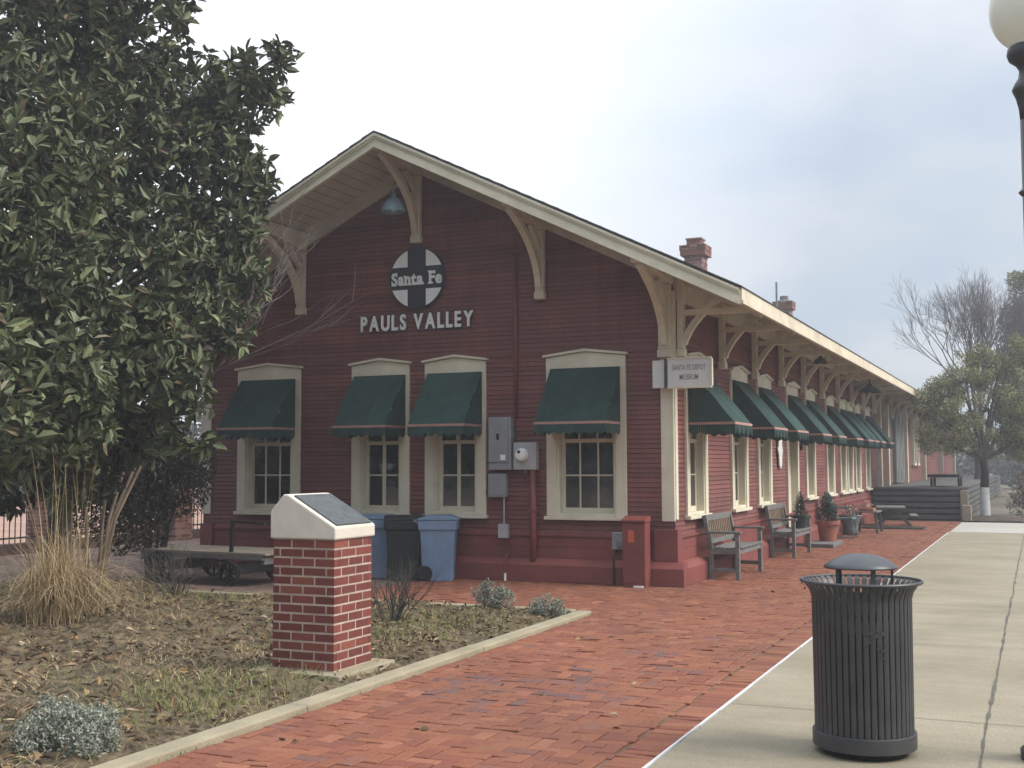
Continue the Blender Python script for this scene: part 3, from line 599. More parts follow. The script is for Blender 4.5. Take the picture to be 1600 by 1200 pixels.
for sx, xe in ((1, xe1), (-1, xe0)):
    mb = MB(); ze = roof_z(xe)
    xa, xb = sorted((xe, xe + sx * 0.026)); mb.box(xa, xb, y0r + .0, y1r, ze - 0.165, ze - 0.022)
    xa, xb = sorted((xe, xe + sx * 0.045)); mb.box(xa, xb, y0r - .02, y1r, ze - 0.205, ze - 0.165)
    mb.build('eave_fascia', M['timber'] if sx > 0 else M['cream'], depot)
mb = MB(); slope_band(mb, -0.05, 0.0, 0.078, 0.30, x_out=W / 2 + 0.02); mb.build('frieze_board', M['soffit'], depot)
mb = MB(); mb.box(0.0, 0.045, 0.05, LEN, 3.62, 3.98); mb.build('eave_frieze', M['soffit'], depot)

# gable brackets: post on the wall, outlooker beam, curved brace
def gable_bracket(x, zb, name='gable_bracket', wd=0.12):
    zs = roof_z(x) - 0.08; zbm = zs - 0.27
    b = MB().box(x - wd / 2, x + wd / 2, -0.13, -0.05, zb + .10, zbm).build(name, M['timber'], depot, bevel=0.006)
    e = MB().box(x - wd / 2 - .012, x + wd / 2 + .012, -0.145, -0.04, zb, zb + 0.10).build('foot', M['timber'], b, bevel=0.01)
    mb = MB(); wb = wd + .03
    v = [(x + s * wb / 2, y, z) for s in (-1, 1) for y, z in ((-0.05, zbm), (-OV + 0.03, zbm + 0.13), (-OV + 0.03, zs), (-0.05, zs))]
    mb.add(v, [(3, 2, 1, 0), (4, 5, 6, 7), (0, 1, 5, 4), (1, 2, 6, 5), (2, 3, 7, 6), (3, 0, 4, 7)]); mb.build('beam', M['timber'], b, bevel=0.006)
    mb = MB(); p0, p1, p2 = Vector((x, -0.13, zb + 0.16)), Vector((x, -0.20, zbm - 0.22)), Vector((x, -OV + 0.12, zbm + 0.10))
    pts = [p0 * (1 - t) ** 2 + p1 * 2 * t * (1 - t) + p2 * t * t for t in [i / 9 for i in range(10)]]
    for q0, q1 in zip(pts, pts[1:]): mb.bar(q0, q1 + (q1 - q0) * 0.06, 0.085, 0.085, up=(1, 0, 0))
    mb.build('brace', M['timber'], b)
    mb = MB(); mb.bar((x, -0.10, zbm - 0.25), (x, -0.42, zbm + 0.02), 0.07, 0.06, up=(1, 0, 0)); mb.build('strut', M['timber'], b)
gable_bracket(-W / 2 + 1.88, 3.70); gable_bracket(-W / 2 - 1.88, 3.70); gable_bracket(-W / 2 + 0.02, 4.60, wd=0.13)
gable_bracket(-0.07, 2.86, wd=0.16); gable_bracket(-W + 0.07, 2.86, wd=0.14)
def eave_bracket_parts(y):
    ze = 3.48
    b = MB().box(0.045, 0.125, y - .06, y + .06, 2.98, 3.92).build('eave_bracket', M['timber'], depot, bevel=0.006)
    MB().box(0.03, 0.14, y - .07, y + .07, 2.88, 2.98).build('foot', M['timber'], b, bevel=0.01)
    mb = MB(); mb.bar((0.1, y, 3.44), (OS - 0.08, y, 3.44), 0.09, 0.075); mb.build('beam', M['timber'], b, bevel=0.006)
    mb = MB(); p0, p1, p2 = Vector((0.12, y, 3.04)), Vector((0.20, y, 3.34)), Vector((0.66, y, 3.66))
    pts = [p0 * (1 - t) ** 2 + p1 * 2 * t * (1 - t) + p2 * t * t for t in [i / 7 for i in range(8)]]
    for q0, q1 in zip(pts, pts[1:]): mb.bar(q0, q1 + (q1 - q0) * 0.06, 0.075, 0.08, up=(0, 1, 0))
    mb.build('brace', M['timber'], b)
    mb = MB(); mb.bar((0.05, y, roof_z(0.05) - 0.155), (OS - 0.01, y, roof_z(OS) - 0.15), 0.085, 0.145, up=(0, 0, 1)); mb.build('rafter', M['soffit'], b)
    return b
eb = eave_bracket_parts(0.12)
for k in range(1, 25):
    c = copy_tree(eb, depot); c.location = (0, 2.15 * k, 0)

# windows
def make_window(wd, cols, z0=SILL, z1=HEAD, m='cream'):
    """built facing -y at x = 0; trim boards, gabled head, sill, recessed sash with glazing bars, panes"""
    t = 0.145; h = wd / 2; pk = 0.115
    mb = MB(); mb.box(-h, -h + t, -0.04, 0.0, z0 + .05, z1 - .16); mb.box(h - t, h, -0.04, 0.0, z0 + .05, z1 - .16)
    for s in (-1, 1):                                       # deep reveals
        x0, x1 = sorted((s * (h - t), s * (h - t - 0.03))); mb.box(x0, x1, -0.022, 0.12, z0 + .06, z1 - .16)
    fr = mb.build('window', M[m], depot, bevel=0.004)
    mb = MB(); mb.prism([(-h, z1 - .16), (h, z1 - .16), (h, z1), (0, z1 + pk * 0.55), (-h, z1)], 'y', -0.045, 0.0)
    mb.prism([(-h - .035, z1 + .004), (0, z1 + pk * .55 + .004), (h + .035, z1 + .004), (h + .035, z1 + .035), (0, z1 + pk * .55 + .04), (-h - .035, z1 + .035)], 'y', -0.085, 0.0)
    mb.build('head_trim', M[m], fr, bevel=0.004)
    mb = MB(); mb.box(-h - .025, h + .025, -0.085, 0.02, z0, z0 + 0.048); mb.box(-h + t - .01, h - t + .01, -0.02, 0.12, z0 + .048, z0 + .085); mb.build('sill', M[m], fr, bevel=0.006)
    a, b = -h + t + .03, h - t - .03; zb, zt = z0 + .085, z1 - .16; zm = z0 + (z1 - z0) * 0.49
    mb = MB()
    for (u, v, yy) in ((zb, zm, 0.085), (zm - .02, zt, 0.055)):
        mb.box(a, a + .045, yy, yy + .03, u, v); mb.box(b - .045, b, yy, yy + .03, u, v); mb.box(a, b, yy - .001, yy + .029, u, u + (.07 if u == zb else .035)); mb.box(a, b, yy - .001, yy + .029, v - .035, v)
        for c in range(1, cols):
            xx = a + (b - a) * c / cols; q = 0.011 if cols == 3 else 0.026; mb.box(xx - q, xx + q, yy + .002, yy + .026, u + .03, v - .03)
        zz = (u + v) / 2 + .015; mb.box(a + .03, b - .03, yy + .003, yy + .025, zz - .010, zz + .010)
    mb.build('sash', M['sash'], fr)
    mb = MB(); mb.add([(a, 0.098, zb), (b, 0.098, zb), (b, 0.098, zm), (a, 0.098, zm)], [(0, 1, 2, 3)]); mb.add([(a, 0.070, zm - .01), (b, 0.070, zm - .01), (b, 0.070, zt), (a, 0.070, zt)], [(0, 1, 2, 3)])
    mb.build('pane', M['glass'], fr)
    return fr
def put(o, x=None, y=None):
    if x is not None: o.location = (x, 0, 0)
    else: o.location = (0, y, 0); o.rotation_euler = (0, 0, PI / 2)
w3 = make_window(1.10, 3); w2 = make_window(0.93, 2); ws = make_window(1.06, 2); wn = make_window(0.97, 2)
put(w3, x=FW[0][0]); put(copy_tree(w3, depot), x=FW[3][0]); put(w2, x=FW[1][0]); put(copy_tree(w2, depot), x=FW[2][0])
first = {1.06: ws, 0.96: wn, 1.0: None}; used = set()
for c_, w_, _ in SW:
    src = ws if w_ == 1.06 else wn
    o = src if id(src) not in used else copy_tree(src, depot); used.add(id(src)); put(o, y=c_)

# awnings
def make_awning(hw, d=0.66):
    zt, zs, zv = 2.775, 2.045, 1.90
    mb = MB()
    nS, nT = 18, 6                                          # canvas sags and puckers between its ends
    grid = []
    for r in range(nT + 1):
        v = r / nT
        for i in range(nS + 1):
            u = 2 * i / nS - 1; sag = 0.022 * math.sin(PI * v) * (1 - u * u) + 0.007 * math.sin(PI * v) * math.sin(u * 9 + v * 3) + 0.004 * v * math.sin(u * 17 + 1)
            grid.append((hw * u, -0.055 - (d - .055) * v + sag * .7 * (v < 1), zt + (zs - zt) * v - sag))
    mb.add(grid, [(r * (nS + 1) + i, (r + 1) * (nS + 1) + i, (r + 1) * (nS + 1) + i + 1, r * (nS + 1) + i + 1) for r in range(nT) for i in range(nS)])
    for s in (-1, 1): mb.add([(s * hw, -0.055, zt), (s * hw, -d, zs), (s * hw, -0.055, zs)], [(0, 1, 2) if s < 0 else (2, 1, 0)])
    aw = mb.build('awning', M['awning'], depot)
    mb = MB()                                               # scalloped valance round three sides
    def strip(a, b, n):
        a, b = Vector(a), Vector(b)
        for i in range(n):
            for k in range(6):
                t0, t1 = (i + k / 6) / n, (i + (k + 1) / 6) / n; dz = lambda u: -0.032 * math.sin(PI * ((u * n) % 1.0 if u * n % 1.0 else 0.0))
                p, q = a.lerp(b, t0), a.lerp(b, t1)
                z0_, z1_ = zv + 0.03 - 0.032 * math.sin(PI * k / 6), zv + 0.03 - 0.032 * math.sin(PI * (k + 1) / 6)
                sw = 0.012 * math.sin(2 * PI * (i + k / 6) * 0.5)
                mb.add([(p.x, p.y, zs), (q.x, q.y, zs), (q.x, q.y + sw, z1_), (p.x, p.y + sw, z0_)], [(0, 3, 2, 1)])
    n = max(5, round(2 * hw / 0.13)); strip((-hw, -d - .002, 0), (hw, -d - .002, 0), n); strip((hw, -d, 0), (hw, -0.055, 0), 4); strip((-hw, -0.055, 0), (-hw, -d, 0), 4)
    mb.build('valance', M['awning'], aw)
    mb = MB(); e = 0.006
    mb.box(-hw - e, hw + e, -d - e, -d + .002, zs - .018, zs + .014); mb.box(-hw - e, -hw + .001, -d + .002, -0.055, zs - .018, zs + .014); mb.box(hw - .001, hw + e, -d + .002, -0.055, zs - .018, zs + .014)
    mb.build('piping', M['stripe'], aw)
    return aw
a3 = make_awning(0.48, 0.62); a2 = make_awning(0.415, 0.62); as_ = make_awning(0.49); an = make_awning(0.455)
put(a3, x=FW[0][0]); put(copy_tree(a3, depot), x=FW[3][0] + .0); put(a2, x=FW[1][0]); put(copy_tree(a2, depot), x=FW[2][0])
used = set()
for c_, w_ in [(a, b) for a, b, _ in SW] + [(7.8, 1.06)]:
    src = as_ if w_ == 1.06 else an
    o = src if id(src) not in used else copy_tree(src, depot); used.add(id(src)); put(o, y=c_)
# door on the platform side
mb = MB(); mb.box(-0.03, 0.04, 7.25, 7.39, 0.02, 2.78); mb.box(-0.03, 0.04, 8.21, 8.35, 0.02, 2.78); mb.box(-0.03, 0.04, 7.25, 8.35, 2.78, 2.94); mb.prism([(7.2, 2.94), (8.4, 2.94), (8.4, 2.98), (7.8, 3.05), (7.2, 2.98)], 'x', 0, 0.08)
for a in (7.37, 8.20): mb.box(-0.14, -0.03, a, a + .03, 0.02, 2.78)
dr = mb.build('door', M['cream'], depot, bevel=0.004)
mb = MB(); mb.box(-0.13, -0.09, 7.40, 8.20, 0.02, 2.05); 
for z0, z1 in ((0.18, 0.85), (0.98, 1.9)):
    for u, v in ((7.5, 7.76), (7.84, 8.1)): mb.box(-0.092, -0.08, u, v, z0, z1)
mb.build('door_leaf', M['cream'], dr, bevel=0.004)
mb = MB(); mb.add([(-0.1, 7.42, 2.1), (-0.1, 8.18, 2.1), (-0.1, 8.18, 2.72), (-0.1, 7.42, 2.72)], [(0, 1, 2, 3)]); mb.build('pane', M['glass'], dr)
mb = MB(); mb.lathe([(0.0, 0), (0.03, 0.01), (0.03, 0.03), (0.0, 0.045)], 10, (-0.05, 7.52, 1.0)); mb.build('handle', M['iron'], dr)
# freight end: posts, grey sliding door, high windows
for y, w_ in ((20.3, .2), (22.15, .2), (27.6, .26), (34.6, .2), (43.8, .22), (52.6, .22)):
    mb = MB(); mb.box(0.0, 0.16, y, y + w_, 0.85, 3.3); mb.build('pilaster', M['cream'], depot, bevel=0.006)
mb = MB(); mb.box(0.02, 0.12, 24.4, 26.9, 0.9, 3.05)
for k in range(6): mb.box(0.12, 0.14, 24.45 + k * .41, 24.5 + k * .41, 0.92, 3.03)
mb.build('freight_door', M['grey_door'], depot, bevel=0.004)
mb = MB(); mb.box(-0.1, 0.02, 22.4, 24.4, 0.9, 3.1); mb.build('freight_door', M['brown_panel'], depot)
for y in (30.4, 31.7):
    mb = MB()
    for a in (y, y + .62): mb.box(0, 0.12, a, a + .12, 1.48, 3.1)
    mb.box(0, 0.13, y - .04, y + .78, 1.42, 1.5); mb.box(0, 0.13, y - .04, y + .78, 3.1, 3.2)
    f_ = mb.build('high_window', M['cream'], depot, bevel=0.004)
    MB().add([(0.03, y + .12, 1.5), (0.03, y + .62, 1.5), (0.03, y + .62, 3.1), (0.03, y + .12, 3.1)], [(0, 1, 2, 3)]).build('pane', M['glass'], f_)
# chimneys on the ridge
def brick_courses(mb, x0, x1, y0, y1, z0, z1, bl=0.2, bh=0.065, mo=0.01, bw=0.09, off=0.5):
    """courses of separate bricks round a square pier"""
    n = round((z1 - z0) / (bh + mo)); ch = (z1 - z0) / n
    for k in range(n):
        za = z0 + k * ch + mo * .5; zb = za + ch - mo
        for (ax, fixed, out, a0, a1) in (('x', y0, -1, x0, x1), ('x', y1, 1, x0, x1), ('y', x0, -1, y0, y1), ('y', x1, 1, y0, y1)):
            sh = (bl * 0.5 if (k % 2) ^ (ax == 'y') else 0.0); a = a0 - sh + (0.06 if ax == 'x' else 0.0) - bl
            while a < a1:
                s, e = max(a + mo / 2, a0), min(a + bl - mo / 2, a1); a += bl
                if e - s < 0.02: continue
                j = rnd.uniform(-.0015, .0015)
                if ax == 'x': mb.box(s, e, min(fixed, fixed - out * .05) + j, max(fixed, fixed - out * .05) + j, za, zb)
                else: mb.box(min(fixed, fixed - out * .05) + j, max(fixed, fixed - out * .05) + j, max(s, y0 + .051), min(e, y1 - .051), za, zb)
def chimney(yc, pot):
    h = 0.24; mb = MB(); mb.box(xm - h + .006, xm + h - .006, yc - h + .006, yc + h - .006, 5.6, 6.9)
    ch = mb.build('chimney', M['mortar'], depot)
    mb = MB(); brick_courses(mb, xm - h, xm + h, yc - h, yc + h, 5.6, 6.78); mb.build('brickwork', M['old_brick'], ch)
    mb = MB()
    for k, o_ in enumerate((0.035, 0.07, 0.10, 0.10)): brick_courses(mb, xm - h - o_, xm + h + o_, yc - h - o_, yc + h + o_, 6.78 + k * .07, 6.85 + k * .07)
    mb.box(xm - h - .085, xm + h + .085, yc - h - .085, yc + h + .085, 6.79, 7.055); mb.build('corbel', M['old_brick'], ch)
    mb = MB()
    if pot: brick_courses(mb, xm - .19, xm + .19, yc - .19, yc + .19, 7.055, 7.21); mb.box(xm - .18, xm + .18, yc - .18, yc + .18, 7.055, 7.20); mb.box(xm - .21, xm + .21, yc - .21, yc + .21, 7.21, 7.25)
    else: mb.lathe([(0.30, 7.055), (0.26, 7.10), (0.15, 7.13), (0.15, 7.25), (0.12, 7.27)], 12, (xm, yc, 0))
    mb.build('cap', M['old_brick'] if pot else M['slab'], ch)
chimney(14.85, True); chimney(26.4, False)
mb = MB(); mb.tube([(xm + .02, 25.0, 5.8), (xm + .02, 25.0, 7.55)], 0.035, 8); mb.build('vent_pipe', M['galv'], depot)

# ------------------------------------------------------------------ signs and fittings on the depot
em = thing('round_sign', 'round black and white railway cross emblem reading Santa Fe on the gable', 'sign', (-W / 2 + .02, -0.05, 4.115))
rr_ = 0.415
MB().lathe([(0.0, 0), (rr_ + .018, 0), (rr_ + .018, 0.03), (0, 0.03)], 56).build('disc', M['emblem_dark'], em).rotation_euler = (PI / 2, 0, 0)
bx_, bz_ = 0.145, 0.158
for sx in (-1, 1):
    for sz in (-1, 1):
        a0 = math.asin(bz_ / rr_); a1 = math.acos(bx_ / rr_); pts = [(bx_, bz_)] + [(rr_ * math.cos(a0 + (a1 - a0) * i / 12), rr_ * math.sin(a0 + (a1 - a0) * i / 12)) for i in range(13)]
        pts = [(x * sx, z * sz) for x, z in pts]
        if sx * sz > 0: pts = pts[::-1]
        MB().prism(pts, 'y', -0.036, -0.028).build('quadrant', M['emblem_white'], em)
# letters one by one so that slab serifs can be set on each
def letters(word, parent, m, height, width, y, zc, depth, bold, sx, gap, serifs=None, name='letter', grow=0.0):
    cap_me = text_mesh("E", 1.0, 1.0); 
    items = []; x = 0.0
    for ch in word:
        if ch == ' ': x += 0.42 * sx; continue
        cu = bpy.data.curves.new('letter', 'FONT'); cu.body = ch; cu.extrude = 0.5; cu.offset = bold; cu.resolution_u = 5
        o = bpy.data.objects.new('letter', cu); C.objects.link(o); bpy.context.view_layer.update()
        me = bpy.data.meshes.new_from_object(o.evaluated_get(bpy.context.evaluated_depsgraph_get())); bpy.data.objects.remove(o); bpy.data.curves.remove(cu); me.materials.clear()
        co = np.array([v.co[:] for v in me.vertices]); x0, x1 = co[:, 0].min(), co[:, 0].max()
        items.append((ch, me, co, x0, x, (x1 - x0) * sx)); x += (x1 - x0) * sx + gap
    tot = x - gap; cap = 0.70 + 2 * bold; kz = height / cap; kx = width / tot
    for ch, me, co, x0, xs, wd in items:
        q = np.stack([(xs + (co[:, 0] - x0) * sx) * kx - width / 2, y + (0.5 - co[:, 2]) * depth - depth, (co[:, 1] + bold) * kz - height / 2 + zc], 1)
        me.vertices.foreach_set('co', q.astype(np.float32).ravel()); me.update(); me.materials.append(m)
        o = bpy.data.objects.new(name, me); C.objects.link(o); o.parent = parent
        if serifs:
            mb = MB(); xa, xb = xs * kx - width / 2, (xs + wd) * kx - width / 2; zb = -height / 2 + zc; t = 0.026 * height / 0.2; e = 0.014; xh = zb + height * 0.74
            f = lambda a, b, z: mb.box(a, b, y - depth * 1.02, y - depth * .1, z, z + t)
            if ch == 'n': f(xa - e, xa + (xb - xa) * .48, zb); f(xb - (xb - xa) * .46, xb + e, zb); f(xa - e, xa + .02, xh - t)
            if ch == 't': f(xa + .012, xb + e, zb)
            if ch == 'F': f(xa - e, xa + (xb - xa) * .68, zb); f(xa - e, xa + .03, zb + height - t); mb.box(xb - .012, xb + .006, y - depth * 1.02, y - depth * .1, zb + height * .72, zb + height)
            if ch == 'a': f(xb - .012, xb + e, zb)
            if ch == 'S': mb.box(xb - .022, xb - .006, y - depth * 1.02, y - depth * .1, zb + height * .72, zb + height); mb.box(xa + .004, xa + .02, y - depth * 1.02, y - depth * .1, zb, zb + height * .28)
            if mb.v: mb.build('serif', m, o)
letters("Santa Fe", em, M['emblem_white'], 0.185, 0.79, -0.030, -0.005, 0.016, 0.035, 1.0, 0.055, serifs=True)
pv = thing('station_name_sign', 'white block capitals PAULS VALLEY mounted below the round emblem', 'sign', (-3.655, -0.03, 3.512))
letters("PAULS VALLEY", pv, M['white'], 0.225, 1.77, -0.012, 0.0, 0.024, 0.028, 0.74, 0.13)
letters("PAULS VALLEY", pv, M['emblem_dark'], 0.27, 1.81, 0.0, 0.0, 0.012, 0.062, 0.74, 0.06, name='letter_edge')
cs = thing('corner_sign', 'white two panel sign reading SANTA FE DEPOT MUSEUM on the corner post', 'sign', (0.0, -0.22, 2.47))
MB().box(-0.20, -0.035, 0.0, 0.05, 0.0, 0.345).build('side_panel', M['sign_white'], cs, bevel=0.005)
MB().box(0.0, 0.56, -0.02, 0.015, 0.01, 0.35).build('main_panel', M['sign_white'], cs, bevel=0.003)
mb = MB(); mb.box(0.0, 0.56, -0.034, 0.02, -0.015, 0.012); mb.box(0.0, 0.56, -0.034, 0.02, 0.348, 0.368); mb.box(0.548, 0.572, -0.034, 0.02, 0.012, 0.348); mb.build('frame', M['cream'], cs, bevel=0.003)
MB().box(-0.037, 0.0, -0.03, 0.03, -0.005, 0.36).build('hinge_bar', M['dark_metal'], cs)
MB().box(-0.16, -0.05, 0.05, 0.19, 0.1, 0.26).build('mount', M['cream'], cs)
for s_, z_, wd_ in (("SANTA FE DEPOT", 0.245, 0.43), ("MUSEUM", 0.125, 0.235)):
    me = text_mesh(s_, 0.068, 0.004, bold=0.012, sx=0.8, spacing=1.05); ww = max(v.co.x for v in me.vertices) * 2
    for v in me.vertices: v.co.x *= wd_ / ww
    text_obj('lettering', me, M['sign_text'], cs, (0.275, -0.0235, z_))
hs = thing('hanging_plaque', 'narrow white shaped plaque on the red wall beside the door', 'sign', (0.06, 6.5, 1.42))
MB().prism([(0, 0), (0.1, 0.06), (0.14, 0.25), (0.2, 0.33), (0.14, 0.41), (0.15, 0.75), (0.08, 0.86), (-0.08, 0.86), (-0.15, 0.75), (-0.14, 0.41), (-0.2, 0.33), (-0.14, 0.25), (-0.1, 0.06)], 'x', -0.025, 0.0).build('board', M['sign_white'], hs, bevel=0.006)
MB().bar((-0.012, 0, 0.8), (-0.012, 0, 0.98), 0.02, 0.02).build('hook', M['iron'], hs)
wl = thing('wall_lantern', 'small dark lantern on the wall right of the door', 'lantern', (0.02, 8.66, 1.86))
MB().box(0.0, 0.03, -0.05, 0.05, -0.08, 0.12).build('backplate', M['iron'], wl); MB().lathe([(0.045, 0.0), (0.06, 0.18), (0.085, 0.2), (0.02, 0.27), (0, 0.28)], 8, (0.11, 0, 0)).build('housing', M['iron'], wl); MB().bar((0.02, 0, 0.05), (0.11, 0, 0.01), 0.02, 0.02).build('arm', M['iron'], wl)
def shade_lamp(name, label, loc, r, h, m, grp=None, arm=None):
    t = thing(name, label, 'lamp', loc, 0, grp)
    MB().lathe([(r, 0), (r * .97, h * .18), (r * .8, h * .45), (r * .4, h * .75), (r * .22, h * .8), (r * .2, h), (r * .12, h * 1.02), (r * .12, h * .85), (r * .35, h * .7), (r * .74, h * .42), (r * .93, h * .16), (r * .96, 0.0)], 28, closed=True).build('lamp_shade', m, t, smooth=True)
    MB().lathe([(0, -0.0), (r * .25, h * .12), (r * .25, h * .4), (0, h * .6)], 12).build('bulb', M['white'], t, smooth=True)
    if arm: MB().tube(arm, 0.014, 8).build('arm', M['iron'] if m is not M['glass_shade'] else M['galv'], t)
    return t
shade_lamp('gable_lamp', 'pale blue enamel barn lamp hanging under the gable peak', (-3.72, -0.58, 4.95), 0.165, 0.25, M['glass_shade'], arm=[(0, 0, .24), (0, 0, .36), (0, 0.08, .46), (0, .3, .48), (0, .54, .44)])
shade_lamp('eave_lamp', 'green enamel lamp under the eave above the depot door', (0.66, 7.2, 3.31), 0.13, 0.14, M['green_shade'], 'lamps under the platform eave', [(0, 0, .13), (0, 0, .20)])
shade_lamp('eave_lamp', 'larger dark green lamp under the eave farther along the platform', (0.55, 14.9, 3.2), 0.26, 0.2, M['green_shade'], 'lamps under the platform eave', [(0, 0, .19), (0, 0, .34)])
# electrical gear on the front wall
t = thing('breaker_panel', 'tall grey electrical breaker panel between two front windows', 'electrical box', (-2.34, -0.03, 1.45))
MB().box(-0.165, 0.165, -0.12, 0.0, 0.0, 0.70).build('case', M['grey_box'], t, bevel=0.008); MB().box(-0.155, 0.125, -0.138, -0.12, 0.10, 0.685).build('door', M['grey_box'], t, bevel=0.006)
MB().box(-0.035, 0.0, -0.152, -0.138, 0.40, 0.48).build('handle', M['iron'], t); MB().box(0.02, 0.09, -0.1405, -0.138, 0.13, 0.20).build('label_plate', M['white'], t); MB().box(0.165, 0.19, -0.1, -0.02, 0.42, 0.55).build('switch', M['galv'], t, bevel=.004)
t = thing('electric_meter', 'pale square meter box with round glass dial', 'electric meter', (-1.985, -0.03, 1.45))
MB().box(-0.165, 0.165, -0.11, 0.0, 0.0, 0.36).build('case', M['pale_box'], t, bevel=0.012)
o = MB().lathe([(0.085, 0), (0.085, 0.03), (0.07, 0.045), (0.07, 0.08), (0.0, 0.095)], 24).build('dial', M['white'], t, loc=(-0.03, -0.11, 0.2)); o.rotation_euler = (PI / 2, 0, 0)
o = MB().lathe([(0.022, 0), (0.022, 0.008), (0, 0.008)], 12).build('dial_face', M['iron'], t, loc=(-0.045, -0.196, 0.235)); o.rotation_euler = (PI / 2, 0, 0)
MB().box(-0.02, 0.02, -0.07, -0.03, -0.05, 0.0).build('conduit_stub', M['galv'], t)
t = thing('junction_box', 'plain grey junction box below the breaker panel', 'electrical box', (-2.395, -0.03, 1.09))
MB().box(-0.13, 0.13, -0.09, 0.0, 0.0, 0.31).build('case', M['grey_box'], t, bevel=0.006); MB().box(-0.122, 0.122, -0.098, -0.09, 0.03, 0.295).build('cover', M['grey_box'], t, bevel=.004)
t = thing('outlet_box', 'small pale outlet box under a thin conduit', 'electrical box', (-2.315, -0.04, 0.55))
MB().box(-0.07, 0.07, -0.08, 0.0, 0.0, 0.185).build('case', M['pale_box'], t, bevel=0.006); MB().tube([(0.0, -.03, .185), (0.0, -.03, .54)], 0.012, 8).build('conduit', M['pale_box'], t)
t = thing('red_conduit', 'thick red painted conduit running from the meter to the ground', 'pipe', (-1.885, -0.09, 0.0))
MB().tube([(0, 0, 0), (0, 0, 1.45)], 0.044, 14).build('pipe', M['red_pipe'], t, smooth=True); MB().lathe([(0.065, 0), (0.065, 0.03), (0.045, 0.03)], 14).build('collar', M['curb'], t); MB().box(-.06, .06, -.05, .06, .9, .93).build('clamp', M['red_pipe'], t)
t = thing('red_conduit', 'slim red conduit rising from the breaker panel up the wall', 'pipe', (-2.15, -0.05, 2.15))
MB().tube([(0, 0, 0), (0, 0, 2.2)], 0.026, 10).build('pipe', M['red_pipe'], t, smooth=True); MB().box(-.04, .04, -.03, .04, 1.4, 1.425).build('clamp', M['red_pipe'], t)
t = thing('ground_wire_pipe', 'thin red pipe below the outlet box with a white foot', 'pipe', (-2.25, -0.185, 0.0))
MB().tube([(0, 0, 0), (0, 0, 0.30), (0, .14, .36), (0, .14, .52)], 0.011, 8).build('pipe', M['red_pipe'], t); MB().tube([(0, 0, 0), (0, 0, 0.10)], 0.016, 8).build('foot', M['white'], t)
t = thing('switch_box', 'small grey outdoor socket box left of the red cabinet', 'electrical box', (-0.72, -0.03, 0.44))
MB().box(-0.075, 0.075, -0.085, 0.0, 0.0, 0.215).build('case', M['grey_box'], t, bevel=0.006); MB().box(-0.0, 0.06, -0.12, -0.085, 0.03, 0.1).build('socket_cover', M['galv'], t, bevel=.004)
MB().tube([(-.03, -.04, 0.0), (-.03, -.04, -.06), (-.03, -.14, -.12), (-.03, -.17, -.42)], 0.014, 8).build('conduit', M['iron'], t)
t = thing('red_cabinet', 'tall narrow red cabinet with orange sticker by the corner', 'utility cabinet', (-0.42, -0.16, 0.0))
MB().box(-0.15, 0.15, -0.21, 0.0, 0.05, 0.80).build('body', M['red_box'], t, bevel=0.01); mb = MB(); mb.prism([(-0.235, 0.80), (0.0, 0.80), (0.0, 0.87), (-0.05, 0.875), (-0.235, 0.83)], 'x', -0.162, 0.162); mb.build('lid', M['red_box'], t, bevel=0.008)
MB().box(-0.145, 0.145, -0.20, 0.0, 0.0, 0.05).build('base', M['red_box'], t); MB().box(-0.07, 0.005, -0.2125, -0.21, 0.55, 0.70).build('sticker', M['orange'], t); MB().box(0.08, 0.092, -0.214, -0.21, 0.07, 0.79).build('seam', M['red_pipe'], t)
MB().box(0.0, 0.12, -0.24, -0.19, 0.0, 0.02).build('shim', M['white'], t)

# ------------------------------------------------------------------ street furniture
# rubbish bin of flared steel slats
bin_ = thing('litter_bin', 'dark grey slatted steel litter bin with domed lid', 'litter bin', (3.31, -7.905, 0.004)); bin_.scale = (0.925, 0.925, 1.01)
NS = 46; prof = [(0.272, 0.055), (0.272, 0.12), (0.274, 0.45), (0.276, 0.70), (0.277, 0.80), (0.288, 0.835), (0.312, 0.868), (0.332, 0.885)]
for k in range(NS):
    a = 2 * PI * k / NS; ca, sa = math.cos(a), math.sin(a); mb = MB(); hw = 0.0148; th = 0.006; v = []
    for r, z in prof:
        for (rr, tt) in ((r, -hw), (r + .002, -hw * .4), (r + .002, hw * .4), (r, hw), (r - th, hw), (r - th, -hw)):
            v.append((ca * rr - sa * tt, sa * rr + ca * tt, z))
    n = 6; f = [(i * n + j, i * n + (j + 1) % n, (i + 1) * n + (j + 1) % n, (i + 1) * n + j) for i in range(len(prof) - 1) for j in range(n)] + [tuple(range(n - 1, -1, -1)), tuple((len(prof) - 1) * n + j for j in range(n))]
    mb.add(v, f); mb.build('slat', M['dark_metal'], bin_)
def ring(r0, r1, z0, z1): return MB().lathe([(r0, z0), (r1, z0), (r1, z1), (r0, z1), (r0, z0)], 64, closed=True)
ring(0.255, 0.288, 0.035, 0.115).build('base_band', M['dark_metal'], bin_, bevel=0.004)
MB().lathe([(0.05, 0.0), (0.235, 0.0), (0.245, 0.036), (0.05, 0.04)], 48).build('foot', M['liner'], bin_)
ring(0.262, 0.272, 0.745, 0.80).build('upper_band', M['dark_metal'], bin_); ring(0.262, 0.271, 0.64, 0.695).build('lower_band', M['dark_metal'], bin_)
MB().lathe([(0.335 + 0.009 * math.cos(t), 0.886 + 0.009 * math.sin(t)) for t in [2 * PI * i / 10 for i in range(11)]], 64, closed=True).build('rim', M['dark_metal'], bin_, smooth=True)
MB().lathe([(0.0, 0.06), (0.23, 0.06), (0.25, 0.68), (0.244, 0.68), (0.22, 0.12), (0, 0.12)], 40).build('liner', M['liner'], bin_)
